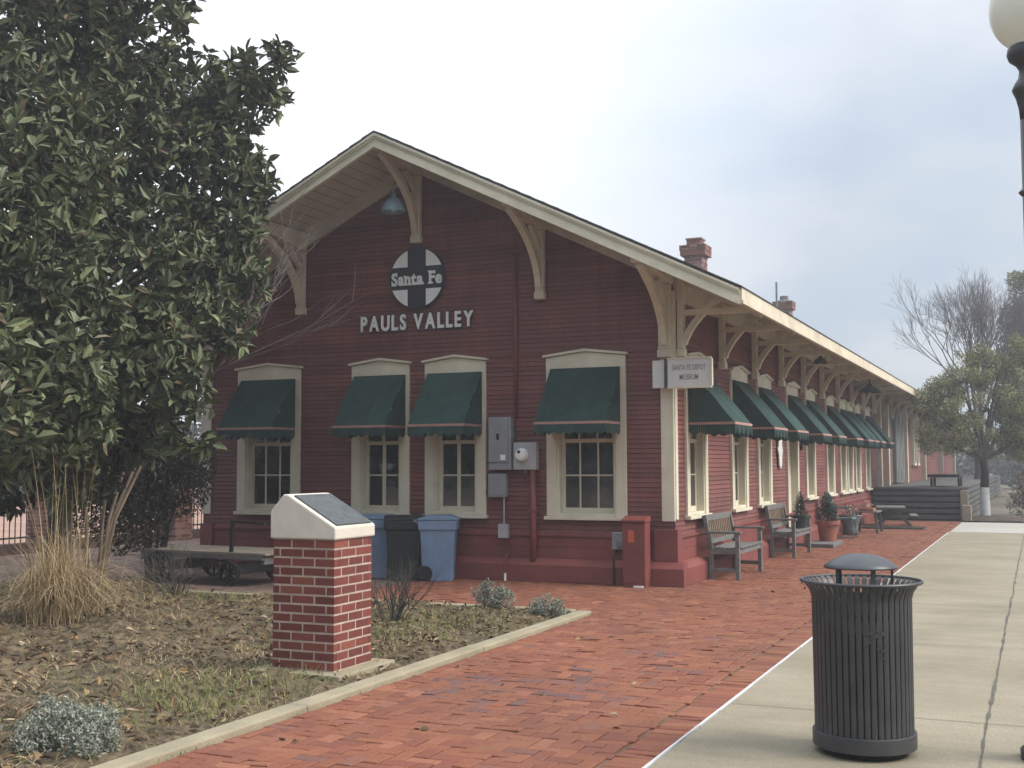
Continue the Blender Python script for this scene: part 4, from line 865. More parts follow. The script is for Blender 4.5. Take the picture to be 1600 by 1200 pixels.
lid = MB().lathe([(0.0, 1.028), (0.05, 1.026), (0.10, 1.017), (0.15, 0.999), (0.185, 0.978), (0.205, 0.962), (0.206, 0.953), (0.198, 0.953), (0.15, 0.975), (0.08, 0.995), (0, 1.0)], 48).build('lid', M['lid_metal'], bin_, smooth=True)
for a in (20, 140, 233, 300):
    a = math.radians(a); MB().bar((0.178 * math.cos(a), 0.178 * math.sin(a), 0.78), (0.178 * math.cos(a), 0.178 * math.sin(a), 0.965), 0.026, 0.008, up=(math.cos(a), math.sin(a), 0)).build('lid_post', M['dark_metal'], bin_)
    MB().bar((0.17 * math.cos(a), 0.17 * math.sin(a), 0.785), (0.266 * math.cos(a), 0.266 * math.sin(a), 0.775), 0.026, 0.008).build('lid_bracket', M['dark_metal'], bin_)
# raised casting on the front slats
mb = MB(); af = math.atan2(-0.91, 0.40)
for (da, dz, wa, hh) in ((-.16, .0, .03, .035), (-.05, .05, .03, .016), (.04, .075, .02, .05), (.11, .04, .02, .02), (-.06, -.0, .04, .014), (.05, -.03, .04, .016), (.0, .03, .03, .02), (.12, -.045, .03, .014), (-.12, .04, .03, .012), (.05, -.075, .03, .014), (.13, -.08, .02, .012)):
    mb = MB()
    for i in range(2):
        a = af + da * 1.2 + wa * (i - .5) * 1.6; ca, sa = math.cos(a), math.sin(a); z = 0.60 + dz + .006 * i; mb.box(-.0085, .0085, -.002, .001, z - hh / 2, z + hh / 2)
        for q in range(8):
            x, y, z = mb.v[-8 + q]; mb.v[-8 + q] = (ca * (0.279 + y) - sa * x, sa * (0.279 + y) + ca * x, z)
    mb.build('raised_casting', M['dark_metal'], bin_)

# brick monument with sloped plaque
mon = thing('brick_monument', 'square brick pier with sloped pale stone cap and dark plaque', 'monument', (-0.715, -6.90, 0.0)); mon.scale = (0.97, 0.97, 1.0)
hx = 0.27; zt_ = 0.985
MB().box(-0.40, 0.40, -0.40, 0.42, -0.05, 0.045).build('footing', M['curb'], mon, bevel=0.01)
MB().box(-hx + .0025, hx - .0025, -hx + .0025, hx - .0025, 0.045, zt_).build('mortar_core', M['mortar'], mon)
mb = MB(); brick_courses(mb, -hx, hx, -hx, hx, 0.047, zt_, bl=0.205, bh=0.054, mo=0.0145); mb.build('brickwork', M['pier_brick'], mon)
cp = [(-0.29, zt_), (0.29, zt_), (0.29, 1.075), (-0.13, 1.308), (-0.175, 1.311), (-0.29, 1.185)]
mb = MB(); mb.prism(cp, 'y', -0.29, 0.29); cap_ = mb.build('cap', M['cap'], mon, bevel=0.012)
d_ = Vector((0.29 + 0.13, 0, 1.075 - 1.308)); nrm = Vector((0.233, 0, 0.42)).normalized(); a_ = Vector((-0.13, 0, 1.308))
p0 = a_ + d_ * 0.06; p1 = a_ + d_ * 0.965
mb = MB(); v = []
for off in (0.0, 0.014):
    for p, y in ((p0, -0.25), (p1, -0.25), (p1, 0.25), (p0, 0.25)): q = p + nrm * off; v.append((q.x, y, q.z))
mb.add(v, [(3, 2, 1, 0), (4, 5, 6, 7), (0, 1, 5, 4), (1, 2, 6, 5), (2, 3, 7, 6), (3, 0, 4, 7)]); mb.build('plaque', M['plaque'], cap_, bevel=0.003)

# lamp post
lp = thing('street_lamp', 'dark iron street lamp with milky round globe at the pavement edge', 'street lamp', (4.22, -7.735, 0.004))
MB().lathe([(0.155, 0), (0.155, 0.05), (0.11, 0.09), (0.075, 0.3), (0.08, 0.32), (0.065, 0.36), (0.058, 0.8)], 20).build('base', M['dark_metal'], lp)
MB().lathe([(0.058, 0.8), (0.058, 2.2), (0.058, 3.33)], 20).build('pole', M['dark_metal'], lp, smooth=True)
for z in (2.93,): MB().lathe([(0.066, z), (0.078, z + .015), (0.066, z + .03)], 20).build('collar', M['dark_metal'], lp)
MB().lathe([(r_, z_ + 0.09) for r_, z_ in [(0.058, 3.25), (0.062, 3.30), (0.075, 3.36), (0.09, 3.395), (0.094, 3.41), (0.08, 3.44), (0.06, 3.47), (0.055, 3.51), (0.07, 3.54), (0.105, 3.57), (0.115, 3.60), (0.11, 3.63), (0.10, 3.64)]], 28).build('fitter', M['dark_metal'], lp, smooth=True)
gp = [(0.10, 3.73)] + [(0.197 * math.sin(t), 3.93 - 0.225 * math.cos(t)) for t in [0.52 + (PI - 0.52) * i / 20 for i in range(21)]]; gp[-1] = (0.0, gp[-1][1])
MB().lathe(gp, 40).build('globe', M['globe'], lp, smooth=True)

# wheeled bins
def wheelie_bin(m, label, loc, rz):
    t = thing('wheeled_bin', label, 'bin', loc, rz, 'wheeled bins along the front wall')
    mb = MB(); v = []
    for z, hw, d0, d1 in ((0.0, 0.19, -0.20, 0.09), (0.15, 0.195, -0.205, 0.12), (0.155, 0.195, -0.205, 0.20), (0.66, 0.235, -0.235, 0.225), (0.67, 0.255, -0.26, 0.245), (0.79, 0.26, -0.265, 0.25)):
        v += [(-hw, d0, z), (hw, d0, z), (hw, d1, z), (-hw, d1, z)]
    f = [(3, 2, 1, 0), (20, 21, 22, 23)] + [(i * 4 + k, i * 4 + (k + 1) % 4, (i + 1) * 4 + (k + 1) % 4, (i + 1) * 4 + k) for i in range(5) for k in range(4)]
    mb.add(v, f); mb.build('body', m, t, bevel=0.02)
    MB().prism([(-0.27, 0.792), (0.26, 0.792), (0.26, 0.815), (0.15, 0.85), (-0.15, 0.855), (-0.27, 0.815)], 'x', -0.265, 0.265).build('lid', m, t, bevel=0.015)
    MB().tube([(-0.2, 0.25, 0.76), (-0.2, 0.30, 0.79), (0.2, 0.30, 0.79), (0.2, 0.25, 0.76)], 0.014, 8).build('handle', m, t)
    for s in (-1, 1):
        o = MB().lathe([(0.0, 0), (0.09, 0), (0.104, 0.012), (0.104, 0.04), (0.09, 0.052), (0, 0.052)], 18).build('wheel', M['rubber'], t, loc=(s * 0.215 - .026, 0.165, 0.105)); o.rotation_euler = (0, PI / 2, 0)
    return t
b = wheelie_bin(M['blue_bin'], 'blue wheeled bin at the right of the row showing its wheel', (-3.11, -0.42, 0.0), math.radians(112))
MB().box(0.222, 0.232, 0.10, 0.17, 0.47, 0.60).build('white_sticker', M['white'], b)
wheelie_bin(M['green_bin'], 'dark green wheeled bin standing between the two blue bins', (-3.57, -0.50, 0.0), math.radians(24))
wheelie_bin(M['blue_bin'], 'blue wheeled bin half hidden behind the brick monument', (-4.10, -0.40, 0.0), math.radians(24))

# benches
def make_bench(label, grp):
    t = thing('garden_bench', label, 'bench', (0, 0, 0), 0, grp)                    # back along x=0.06, length along y, facing +x
    h = 0.68
    for s in (-1, 1):
        y = s * h
        MB().box(0.46, 0.525, y - .032, y + .032, 0, 0.60).build('leg', M['bench'], t, bevel=0.005)
        mb = MB(); mb.bar((0.07, y, 0), (0.07, y, 0.42), 0.064, 0.064); mb.bar((0.07, y, 0.40), (-0.03, y, 0.84), 0.064, 0.064, up=(1, 0, 0)); mb.build('leg', M['bench'], t, bevel=0.005)
        mb = MB(); mb.box(0.0, 0.56, y - .038, y + .038, 0.60, 0.632); mb.build('armrest', M['bench'], t, bevel=0.008)
        MB().box(0.10, 0.46, y - .018, y + .018, 0.10, 0.15).build('stretcher', M['bench'], t, bevel=.004)
    mb = MB(); mb.box(0.47, 0.515, -h + .03, h - .03, 0.33, 0.40); mb.box(0.05, 0.09, -h + .03, h - .03, 0.33, 0.40)
    for s in (-1, 1): mb.box(0.09, 0.47, s * h - .02, s * h + .02, 0.33, 0.40)
    mb.build('seat_frame', M['bench'], t, bevel=.004)
    mb = MB()
    for k in range(7): x = 0.09 + k * 0.066; z = 0.405 - 0.014 * math.sin(PI * k / 6); mb.box(x, x + .056, -h + .035, h - .035, z, z + .022)
    mb.build('seat', M['bench'], t, bevel=.003)
    mb = MB(); mb.bar((-0.018, -h, 0.80), (-0.018, h, 0.80), 0.04, 0.08, up=(0, 0, 1)); mb.bar((0.045, -h, 0.49), (0.045, h, 0.49), 0.035, 0.06); mb.build('back_rail', M['bench'], t, bevel=.005)
    mb = MB()
    for k in range(13): y = -h + .09 + k * (2 * h - .18) / 12; mb.bar((0.03, y, 0.50), (-0.012, y, 0.78), 0.05, 0.014, up=(1, 0, 0))
    mb.build('back_slats', M['bench_back'], t, bevel=.003)
    return t
bn = make_bench('weathered wooden bench nearest the depot corner, below the first platform window', 'wooden benches along the platform wall'); bn.location = (0.14, 1.70, 0); bn.scale = (0.84, 1, 1)
c = copy_tree(bn); c['label'] = 'weathered wooden bench beside the door with a small potted conifer on it'; c.location = (0.14, 5.6, 0)

# pots and furniture along the wall
def pot_shape(r, h, m, t, name='pot'): return MB().lathe([(r * .68, 0), (r * .9, h * .82), (r * 1.04, h * .82), (r * 1.06, h), (r * .92, h), (r * .86, h * .86), (0, h * .86)], 28).build(name, m, t, smooth=False)
def puff(name, blobs, per, ln, wd, m, parent, loc=(0, 0, 0), up=0.5):
    P = bloom(blobs, per); D = unit(R.normal(size=P.shape) + np.array([0, 0, up])); V, F = leaf_cloud(P, D, R.uniform(ln * .6, ln * 1.3, len(P)), R.uniform(wd * .7, wd * 1.2, len(P)))
    return np_mesh(name, V, F, m, parent, loc)
t = thing('potted_conifer', 'small dark conifer in a black pot on the bench seat', 'potted plant', (0.46, 6.05, 0.428)); pot_shape(0.13, 0.2, M['green_bin'], t)
puff('foliage', [(0, 0, 0.26, .11), (0, 0, 0.38, .09), (0, 0, 0.48, .06), (0, 0, 0.57, .03)], 26000, 0.05, 0.012, M['pot_leaf'], t, up=.8); MB().tube([(0, 0, .17), (0, 0, .5)], .01, 5).build('stem', M['bark_dark'], t)
sb = thing('stone_slab', 'grey stone slab lying under the terracotta pot', 'slab', (0.5, 8.0, 0.0)); MB().box(-0.2, 0.28, -0.55, 0.55, 0, 0.07).build('block', M['slab'], sb, bevel=0.01)
t = thing('potted_shrub', 'large terracotta pot holding a dark bushy evergreen', 'potted plant', (0.55, 8.3, 0.07)); t.scale = (.9, .9, .9); pot_shape(0.24, 0.42, M['terracotta'], t)
puff('foliage', [(0, 0, 0.50, .2), (0.02, 0.04, 0.66, .17), (-.02, 0, 0.80, .12), (0, .02, .9, .07)], 12000, 0.06, 0.018, M['pot_leaf'], t, up=.6); MB().tube([(0, 0, .36), (0, 0, .8)], .02, 6).build('stem', M['bark_dark'], t)
t = thing('shell_chair', 'faded teal metal garden chair with rounded shell back', 'chair', (0.42, 10.4, 0.0), 0)
mb = MB(); pts = []
for j in range(9):
    for i in range(9):
        u = (i / 8 - .5) * 2; vv = j / 8; hw = 0.30 * math.sqrt(max(0.0, 1 - (vv * .98) ** 4)) ; pts.append((-0.12 - 0.14 * vv + 0.07 * u * u, hw * u, 0.42 + 0.52 * vv))
mb.add(pts, [(j * 9 + i, j * 9 + i + 1, (j + 1) * 9 + i + 1, (j + 1) * 9 + i) for j in range(8) for i in range(8)])
o = mb.build('backrest', M['teal'], t, smooth=True); sm_ = o.modifiers.new('solid', 'SOLIDIFY'); sm_.thickness = 0.01
MB().prism([(-0.14, 0.40), (0.30, 0.43), (0.34, 0.40), (0.34, 0.385), (-0.14, 0.38)], 'y', -0.26, 0.26).build('seat', M['teal'], t, bevel=0.01)
for s in (-1, 1): MB().tube([(0.30, s * .24, 0.40), (0.34, s * .27, 0.0), (-0.25, s * .27, 0.02), (-0.16, s * .26, 0.42), (-0.1, s * .29, 0.62), (0.26, s * .29, 0.62), (0.30, s * .25, 0.40)], 0.014, 8).build('leg', M['teal'], t)
t = thing('bucket_planter', 'blue grey metal bucket planter with pink flowers', 'planter', (0.5, 11.55, 0.0)); MB().lathe([(0.17, 0), (0.15, 0.14), (0.16, 0.2), (0.24, 0.40), (0.25, 0.42), (0.22, 0.42), (0.15, 0.3), (0, 0.3)], 24).build('bucket', M['galv'], t, smooth=True)
puff('flowers', [(0, 0, 0.46, .19)], 3200, 0.07, 0.05, M['flower'], t); puff('foliage', [(0, 0, 0.42, .18)], 2400, 0.08, 0.03, M['pot_leaf'], t)
t = thing('wooden_stool', 'small dark wooden table with four splayed legs and flowers on top', 'table', (0.72, 12.7, 0.0))
MB().box(-0.25, 0.25, -0.4, 0.4, 0.44, 0.475).build('top', M['bench'], t, bevel=0.006)
for sx in (-1, 1):
    for sy in (-1, 1): MB().bar((sx * .2, sy * .34, 0.44), (sx * .24, sy * .4, 0), 0.05, 0.05).build('leg', M['old_wood'], t)
t = thing('flower_tray', 'tray of faded pink and orange flowers on the small table', 'flowers', (0.72, 12.6, 0.475)); MB().box(-0.16, 0.16, -0.26, 0.26, 0, 0.06).build('tray', M['terracotta'], t, bevel=.005)
puff('flowers', [(0, -.12, 0.1, .12), (0, .12, .1, .12)], 3800, 0.06, 0.045, M['flower'], t)
t = thing('picnic_bench', 'low grey weathered plank table with side seat in front of the dock', 'table', (0.85, 15.9, 0.0), math.radians(8)); t.scale = (.8, .75, .85)
MB().box(-0.42, 0.42, -0.8, 0.8, 0.50, 0.545).build('top', M['bench'], t, bevel=.005); MB().box(0.55, 0.78, -0.8, 0.8, 0.28, 0.315).build('seat', M['bench'], t, bevel=.005)
for sy in (-1, 1):
    MB().bar((-0.35, sy * .6, 0), (0.0, sy * .6, 0.5), 0.06, 0.09).build('leg', M['old_wood'], t); MB().bar((0.55, sy * .6, 0), (0.1, sy * .6, 0.5), 0.06, 0.09).build('leg', M['old_wood'], t); MB().box(-0.4, 0.75, sy * .6 - .03, sy * .6 + .03, 0.22, 0.28).build('crossbar', M['old_wood'], t)
t = tag(MB().box(0.35, 1.75, 14.2, 14.95, 0.003, 0.03).build('door_mat', M['green_bin'], None, bevel=.01), 'long dark mat lying on the bricks before the plank table', 'mat')

# freight dock of old timbers
dk = thing('freight_dock', 'raised freight dock of dark weathered timbers along the depot wall', 'dock', (0, 0, 0))
MB().box(0.06, 2.26, 19.06, 52, 0.0, 0.80).build('core', M['liner'], dk)
mb = MB()
for k in range(5):
    z = 0.03 + k * 0.158; mb.box(0.05 + (0.10 if k == 0 else 0), 2.28 - rnd.uniform(0, .03), 18.94 + rnd.uniform(-.02, .02), 19.06, z, z + 0.105)
mb.build('front_planks', M['old_wood'], dk, bevel=.008)
mb = MB()
for k in range(60): y = 18.93 + k * 0.55; mb.box(0.05, 2.36, y, y + .535, 0.80, 0.855)
mb.build('deck', M['old_wood'], dk, bevel=.006)
mb = MB()
for k in range(5): z = 0.03 + k * 0.158; mb.box(2.26, 2.36, 19.1, 52, z, z + 0.118)
mb.build('side_planks', M['old_wood'], dk)
MB().box(2.28, 2.48, 18.86, 19.04, 0, 0.80).build('corner_post', M['deck_wood'], dk, bevel=.012)
MB().box(2.33, 2.56, 18.60, 18.86, 0, 0.42).build('corner_post', M['deck_wood'], dk, bevel=.02)
bc = thing('dock_trolley', 'low dark baggage trolley parked on the freight dock', 'trolley', (1.75, 21.5, 0.855))
MB().box(-0.42, 0.42, -0.75, 0.75, 0.26, 0.34).build('deck', M['iron'], bc, bevel=.006)
for sx in (-1, 1):
    for sy in (-1, 1):
        o = MB().lathe([(0, 0), (0.1, 0), (0.13, .01), (0.13, .05), (0.1, .06), (0, .06)], 16).build('wheel', M['iron'], bc, loc=(sx * .36, sy * .55, .13)); o.rotation_euler = (0, PI / 2, 0)

# old baggage wagon by the left corner
bw = thing('baggage_wagon', 'old wooden baggage wagon with iron spoked wheels by the left corner', 'wagon', (-5.85, -1.62, 0.0), math.radians(-4))
mb = MB()
for k in range(7): mb.box(-1.0, 1.25, -0.45 + k * 0.13, -0.45 + k * 0.13 + .124, 0.395, 0.425)
mb.build('deck', M['deck_wood'], bw, bevel=.003)
mb = MB(); mb.box(-0.85, 1.2, -0.45, -0.40, 0.335, 0.393); mb.box(-0.85, 1.2, 0.40, 0.45, 0.335, 0.393); mb.box(-0.9, -0.82, -0.4, 0.4, 0.28, 0.39); mb.box(1.14, 1.2, -0.4, 0.4, 0.28, 0.39); mb.box(-0.5, -0.36, -0.5, 0.5, 0.16, 0.28); mb.box(0.62, 0.76, -0.45, 0.45, 0.14, 0.28)
mb.build('chassis', M['bench'], bw, bevel=.004)
for (x, y, r) in ((-0.43, -0.52, 0.21), (-0.43, 0.50, 0.21), (0.69, -0.47, 0.16), (0.69, 0.45, 0.16)):
    mb = MB(); mb.lathe([(r * .84, -0.025), (r, -0.025), (r, 0.025), (r * .84, 0.025), (r * .84, -0.025)], 24, closed=True); mb.lathe([(0, -.04), (r * .2, -.04), (r * .2, .04), (0, .04)], 10)
    for k in range(8): a = 2 * PI * k / 8; mb.bar((r * .15 * math.cos(a), r * .15 * math.sin(a), 0), (r * .87 * math.cos(a), r * .87 * math.sin(a), 0), 0.022, 0.02)
    o = mb.build('wheel', M['iron'], bw, loc=(x, y, r)); o.rotation_euler = (PI / 2, 0, 0)
MB().bar((0.66, -0.40, 0.40), (0.68, -0.40, 0.83), 0.045, 0.035).build('stake', M['iron'], bw); MB().bar((0.66, -0.40, 0.81), (1.2, -0.40, 0.79), 0.03, 0.03).build('stake_rail', M['iron'], bw)
MB().tube([(-0.9, -.1, .35), (-1.15, -.1, .39), (-1.32, -.1, .36)], 0.02, 6).build('tongue', M['iron'], bw)

# ------------------------------------------------------------------ fence and piers on the far left
FX = -12.1
def pier(y, label):
    t = thing('fence_pier', label, 'brick pier', (FX, y, -0.02), 0, 'brick piers of the iron fence')
    MB().box(-.262, .262, -.262, .262, 0, 1.12).build('mortar_core', M['mortar'], t); mb = MB(); brick_courses(mb, -.268, .268, -.268, .268, 0.0, 1.12); mb.build('brickwork', M['old_brick'], t); MB().box(-.31, .31, -.31, .31, 1.12, 1.19).build('cap', M['slab'], t, bevel=.01)
pier(5.1, 'brick fence pier nearest the depot wall'); pier(1.75, 'brick fence pier seen behind the tan grass clump')
def fence_bay(y0, y1, label):
    t = thing('iron_fence', label, 'fence', (FX, y0, -0.02), 0, 'iron railing bays between brick piers'); ln = y1 - y0
    MB().box(-.11, .11, 0, ln, 0, 0.2).build('base_wall', M['base_dark'], t); mb = MB()
    for z in (0.28, 0.92): mb.box(-.018, .018, 0, ln, z, z + .03)
    mb.build('rail', M['iron'], t); mb = MB(); k = 0.08
    while k < ln: mb.tube([(0, k, .2), (0, k, 1.02)], .011, 5); k += 0.125
    mb.build('pickets', M['iron'], t)
fence_bay(5.4, 12.5, 'iron railing on a low wall running behind the depot corner'); fence_bay(2.06, 4.8, 'iron railing on a low brick wall between the two piers'); fence_bay(-4.5, 1.45, 'iron railing left of the grass clump at the photo edge')
car = thing('parked_car', 'dark slate parked car beyond the iron fence', 'car', (-27.5, 15.0, -0.05), math.radians(64))
mb = MB(); mb.prism([(-2.1, .3), (2.1, .3), (2.15, .62), (1.95, .85), (1.0, .93), (0.5, 1.38), (-1.0, 1.42), (-1.7, .98), (-2.1, .9), (-2.15, .6)], 'y', -.85, .85); mb.build('body', M['slate_car'], car, bevel=.08)
for sy in (-1, 1): MB().prism([(0.85, .95), (0.42, 1.32), (-0.95, 1.35), (-1.5, .98)], 'y', sy * .857 - .004, sy * .857 + .004).build('side_window', M['glass'], car)
for sx in (-1.3, 1.3):
    for sy in (-1, 1): o = MB().lathe([(0, 0), (.2, 0), (.32, .02), (.32, .2), (.2, .22), (0, .22)], 20).build('wheel', M['rubber'], car, loc=(sx, sy * .78 + .11, .32)); o.rotation_euler = (PI / 2, 0, 0)
shed = thing('garden_shed', 'small pale blue shed far beyond the iron fence', 'shed', (-25.2, 26.0, -0.05)); M['blue_wall'] = mat('pale_blue_wall', (0.28, 0.36, 0.38), 0.7, 0.1, 3, 40, 0.1)
MB().box(-1.3, 1.3, -1.2, 1.2, 0, 2.0).build('wall', M['blue_wall'], shed); MB().prism([(-1.5, 2.0), (1.5, 2.0), (0, 2.7)], 'y', -1.4, 1.4).build('roof', M['shingle'], shed); MB().box(-.4, .4, -1.24, -1.2, 0, 1.8).build('door', M['white'], shed)

# ------------------------------------------------------------------ plants
# magnolia: trunk, limbs and rosettes of leathery leaves
mag = thing('magnolia_tree', 'large dark glossy evergreen magnolia filling the left of the view', 'tree', (-6.6, -3.6, 0.08))
BL = [(-5.69, -4.97, 6.2, 0.84), (-5.47, -3.82, 6.71, 0.83), (-4.96, -5.63, 4.61, 0.84), (-5.52, -3.74, 5.35, 0.98), (-4.99, -3.0, 6.03, 0.55), (-4.11, -3.17, 6.14, 0.32), (-3.83, -3.06, 6.36, 0.19), (-4.63, -3.31, 4.97, 0.58), (-4.5, -5.88, 3.43, 0.68), (-4.74, -4.36, 3.68, 0.84), (-4.59, -3.22, 3.99, 0.5), (-4.32, -2.92, 4.44, 0.2), (-4.05, -4.02, 3.11, 0.44), (-3.83, -3.91, 2.97, 0.22), (-3.67, -6.53, 2.36, 0.46), (-4.42, -4.7, 2.65, 0.67), (-3.94, -4.45, 2.25, 0.28), (-3.49, -7.19, 1.94, 0.26), (-3.68, -6.51, 1.91, 0.30), (-4.91, -6.66, 4.06, 0.89), (-4.13, -7.29, 2.49, 0.59), (-5.04, -3.67, 7.38, 0.5), (-5.27, -4.86, 7.25, 0.91), (-4.2, -3.99, 1.78, 0.16), (-4.66, -4.2, 1.86, 0.33), (-4.05, -3.04, 4.74, 0.16),
      (-7.2, -3.6, 5.0, 1.1), (-7.6, -5.2, 4.2, 1.0), (-7.0, -5.6, 6.0, 1.0), (-6.6, -4.3, 7.9, 1.0), (-6.9, -2.3, 6.4, 0.95), (-6.3, -2.4, 4.4, 0.9), (-6.2, -6.6, 5.2, 0.8), (-6.4, -4.4, 3.2, 0.9), (-8.0, -3.6, 6.6, 0.9), (-5.9, -3.2, 2.5, 0.6), (-4.9, -5.3, 2.2, .45), (-5.3, -4.6, 1.9, .5), (-4.5, -6.3, 3.0, .5), (-5.6, -5.6, 2.6, .6), (-5.2, -4.2, 2.6, .6), (-5.4, -5.9, 5.3, .7), (-4.9, -5.6, 1.75, .35), (-5.6, -4.9, 1.8, .4), (-6.1, -4.6, 2.1, .6), (-4.3, -5.6, 2.0, .35), (-5.1, -3.9, 1.85, .35), (-5.7, -4.2, 1.55, .5), (-5.2, -5.0, 1.5, .35), (-6.4, -4.6, 1.5, .5), (-4.7, -6.2, 1.75, .35), (-4.45, -3.1, 5.35, .38), (-4.25, -3.05, 4.95, .27), (-4.5, -3.2, 4.4, .48), (-4.2, -3.3, 3.65, .36), (-4.0, -3.1, 5.85, .26), (-4.5, -3.1, 5.8, .4)]
base = np.array([-6.6, -3.6, 0.08]); BLl = [(x - base[0], y - base[1], z - base[2], r) for x, y, z, r in BL]
mb = MB(); mb.tube([(0, 0, -.1), (0.03, 0, .8), (-0.04, .03, 2.2), (0.03, -.03, 4.2), (0, 0, 6.2), (0, 0, 8.0)], [.17, .14, .125, .10, .06, .02], 12); mb.build('trunk', M['bark_dark'], mag, smooth=True)
mb = MB()
for (x, y, z, r) in BLl:
    a = Vector((0.0, 0, max(1.5, z * 0.7))); b_ = Vector((x, y, z)); mid = (a + b_) / 2 + Vector((0, 0, 0.04 * (b_ - a).length)); mb.tube([a, mid, b_], [.055, .035, .014], 6)
    for _ in range(int(8 * r + 3)):
        d = Vector((rnd.gauss(0, 1), rnd.gauss(0, 1), rnd.gauss(0.2, .8))).normalized() * r * rnd.uniform(.5, .95); mb.tube([b_, b_ + d * .5 + Vector((0, 0, -.05)), b_ + d], [.012, .008, .004], 4)
mb.build('branches', M['bark'], mag)
P = bloom(BLl, 275, 0.72); n = len(P); k = 9
ax = unit(R.normal(size=(n, 3)) + np.array([0.15, -0.15, 0.5])); e1 = unit(np.cross(ax, R.normal(size=(n, 3)))); e2 = np.cross(ax, e1)
ph = R.uniform(0, 2 * PI, (n, 1)) + np.arange(k)[None] * 2.4; tl = R.uniform(0.15, 0.75, (n, k))
D = (e1[:, None] * np.cos(ph)[..., None] + e2[:, None] * np.sin(ph)[..., None]) * np.cos(tl)[..., None] + ax[:, None] * np.sin(tl)[..., None]
PP = np.repeat(P, k, 0) + ax.repeat(k, 0) * R.uniform(-.08, .04, (n * k, 1)); D = D.reshape(-1, 3)
keep = R.uniform(0, 1, n * k) < 0.86; PP, D = PP[keep], D[keep]
rs = np.repeat(R.uniform(0.65, 1.25, n), k)[keep]; V, F = leaf_cloud(PP, D, R.uniform(0.11, 0.21, len(PP)) * rs, R.uniform(0.05, 0.088, len(PP)) * rs, fold=0.22)
np_mesh('crown', V, F, M['magnolia_leaf'], mag)

# leafless crape myrtle between the magnolia and the wall
cm = thing('bare_tree', 'leafless tan stemmed small tree whose twigs cross the gable wall', 'tree', (-6.55, -3.05, 0.06)); mb = MB(); tw = MB(); r2 = random.Random(21)
for (dx, dy, hgt, tx, ty) in ((-.10, 0, 2.6, -.35, .1), (.02, .05, 2.8, .1, .3), (.10, -.02, 2.5, .5, .5), (0, .1, 2.9, .75, .9), (-.05, .12, 2.7, .35, 1.2)):
    top = Vector((dx + tx, dy + ty, hgt)); mb.tube([(dx, dy, -.06), (dx + tx * .15, dy + ty * .15, .8), (dx + tx * .5, dy + ty * .5, 1.7), top], [.026, .022, .018, .012], 7)
    for q in range(2): branch(tw, top, (tx * .8 + r2.gauss(.1, .25), ty * .6 + r2.gauss(0, .25), 1.0), r2.uniform(.8, 1.0), .012, 3, .33, .25, 5, (2, 3), .78, None, .09, r2)
for (p, d, ln) in (((.5, .5, 1.9), (1.0, .3, .75), 1.0), ((.45, .6, 2.2), (1.0, .2, .7), 1.15), ((.6, .7, 2.5), (1.0, .2, .85), 1.1), ((.5, .7, 2.7), (.8, .3, 1.1), 1.2), ((.6, .7, 2.6), (.9, .3, 1.3), 1.2)): branch(tw, p, d, ln, .012, 3, .26, .12, 4, (2, 3), .78, None, .08, r2)
mb.build('trunk', M['bark_tan'], cm, smooth=True); tw.build('branches', M['twig_grey'], cm)

def twig_shrub(label, loc, h, r, m, n=34, seed=1, leaf=None, name='bare_shrub'):
    rg = random.Random(seed); t = thing(name, label, 'shrub', loc); mb = MB()
    for _ in range(n):
        a = rg.uniform(0, 2 * PI); q = rg.uniform(0, .3) * r; branch(mb, (q * math.cos(a), q * math.sin(a), -.02), (math.cos(a) * r / h * .8, math.sin(a) * r / h * .8, 1), h * rg.uniform(.35, .55), .006, 2, .30, .12, 4, (2, 3), .75, None, .1, rg)
    mb.build('stems', m, t)
    if leaf: puff('foliage', *leaf, parent=t)
    return t
twig_shrub('dark twiggy bare shrub in the bed in front of the wagon', (-4.75, -3.72, 0.05), .6, .42, M['bark_dark'], 30, 5)
twig_shrub('small dark twiggy shrub right behind the brick monument', (-1.52, -4.42, 0.03), .58, .34, M['bark_dark'], 26, 6)
sh = thing('bronze_shrub', 'dark bronze leafed shrub under the right side of the magnolia', 'shrub', (-6.75, -1.75, 0.0)); mb = MB(); rg = random.Random(4)
for k in range(9): a = rg.uniform(0, 2 * PI); mb.tube([(0.1 * math.cos(a), .1 * math.sin(a), -.05), (.2 * math.cos(a), .2 * math.sin(a), .7), (.45 * math.cos(a), .45 * math.sin(a), 1.5)], [.03, .02, .01], 6)
mb.build('stems', M['bark_dark'], sh)
puff('foliage', [(0, 0, 1.35, .55), (.35, .15, 1.2, .4), (-.4, -.1, 1.25, .45), (0.1, .1, 1.75, .45), (-.2, 0, .95, .4), (.45, .25, 1.55, .35), (-.7, -.2, 1.4, .45), (-.5, 0, 1.8, .4), (-.9, -.3, .95, .45), (.1, -.3, .8, .4), (-.4, -.2, .65, .35), (-1.2, -.4, 1.4, .5)], 8000, .06, .026, M['shrub_leaf'], sh)
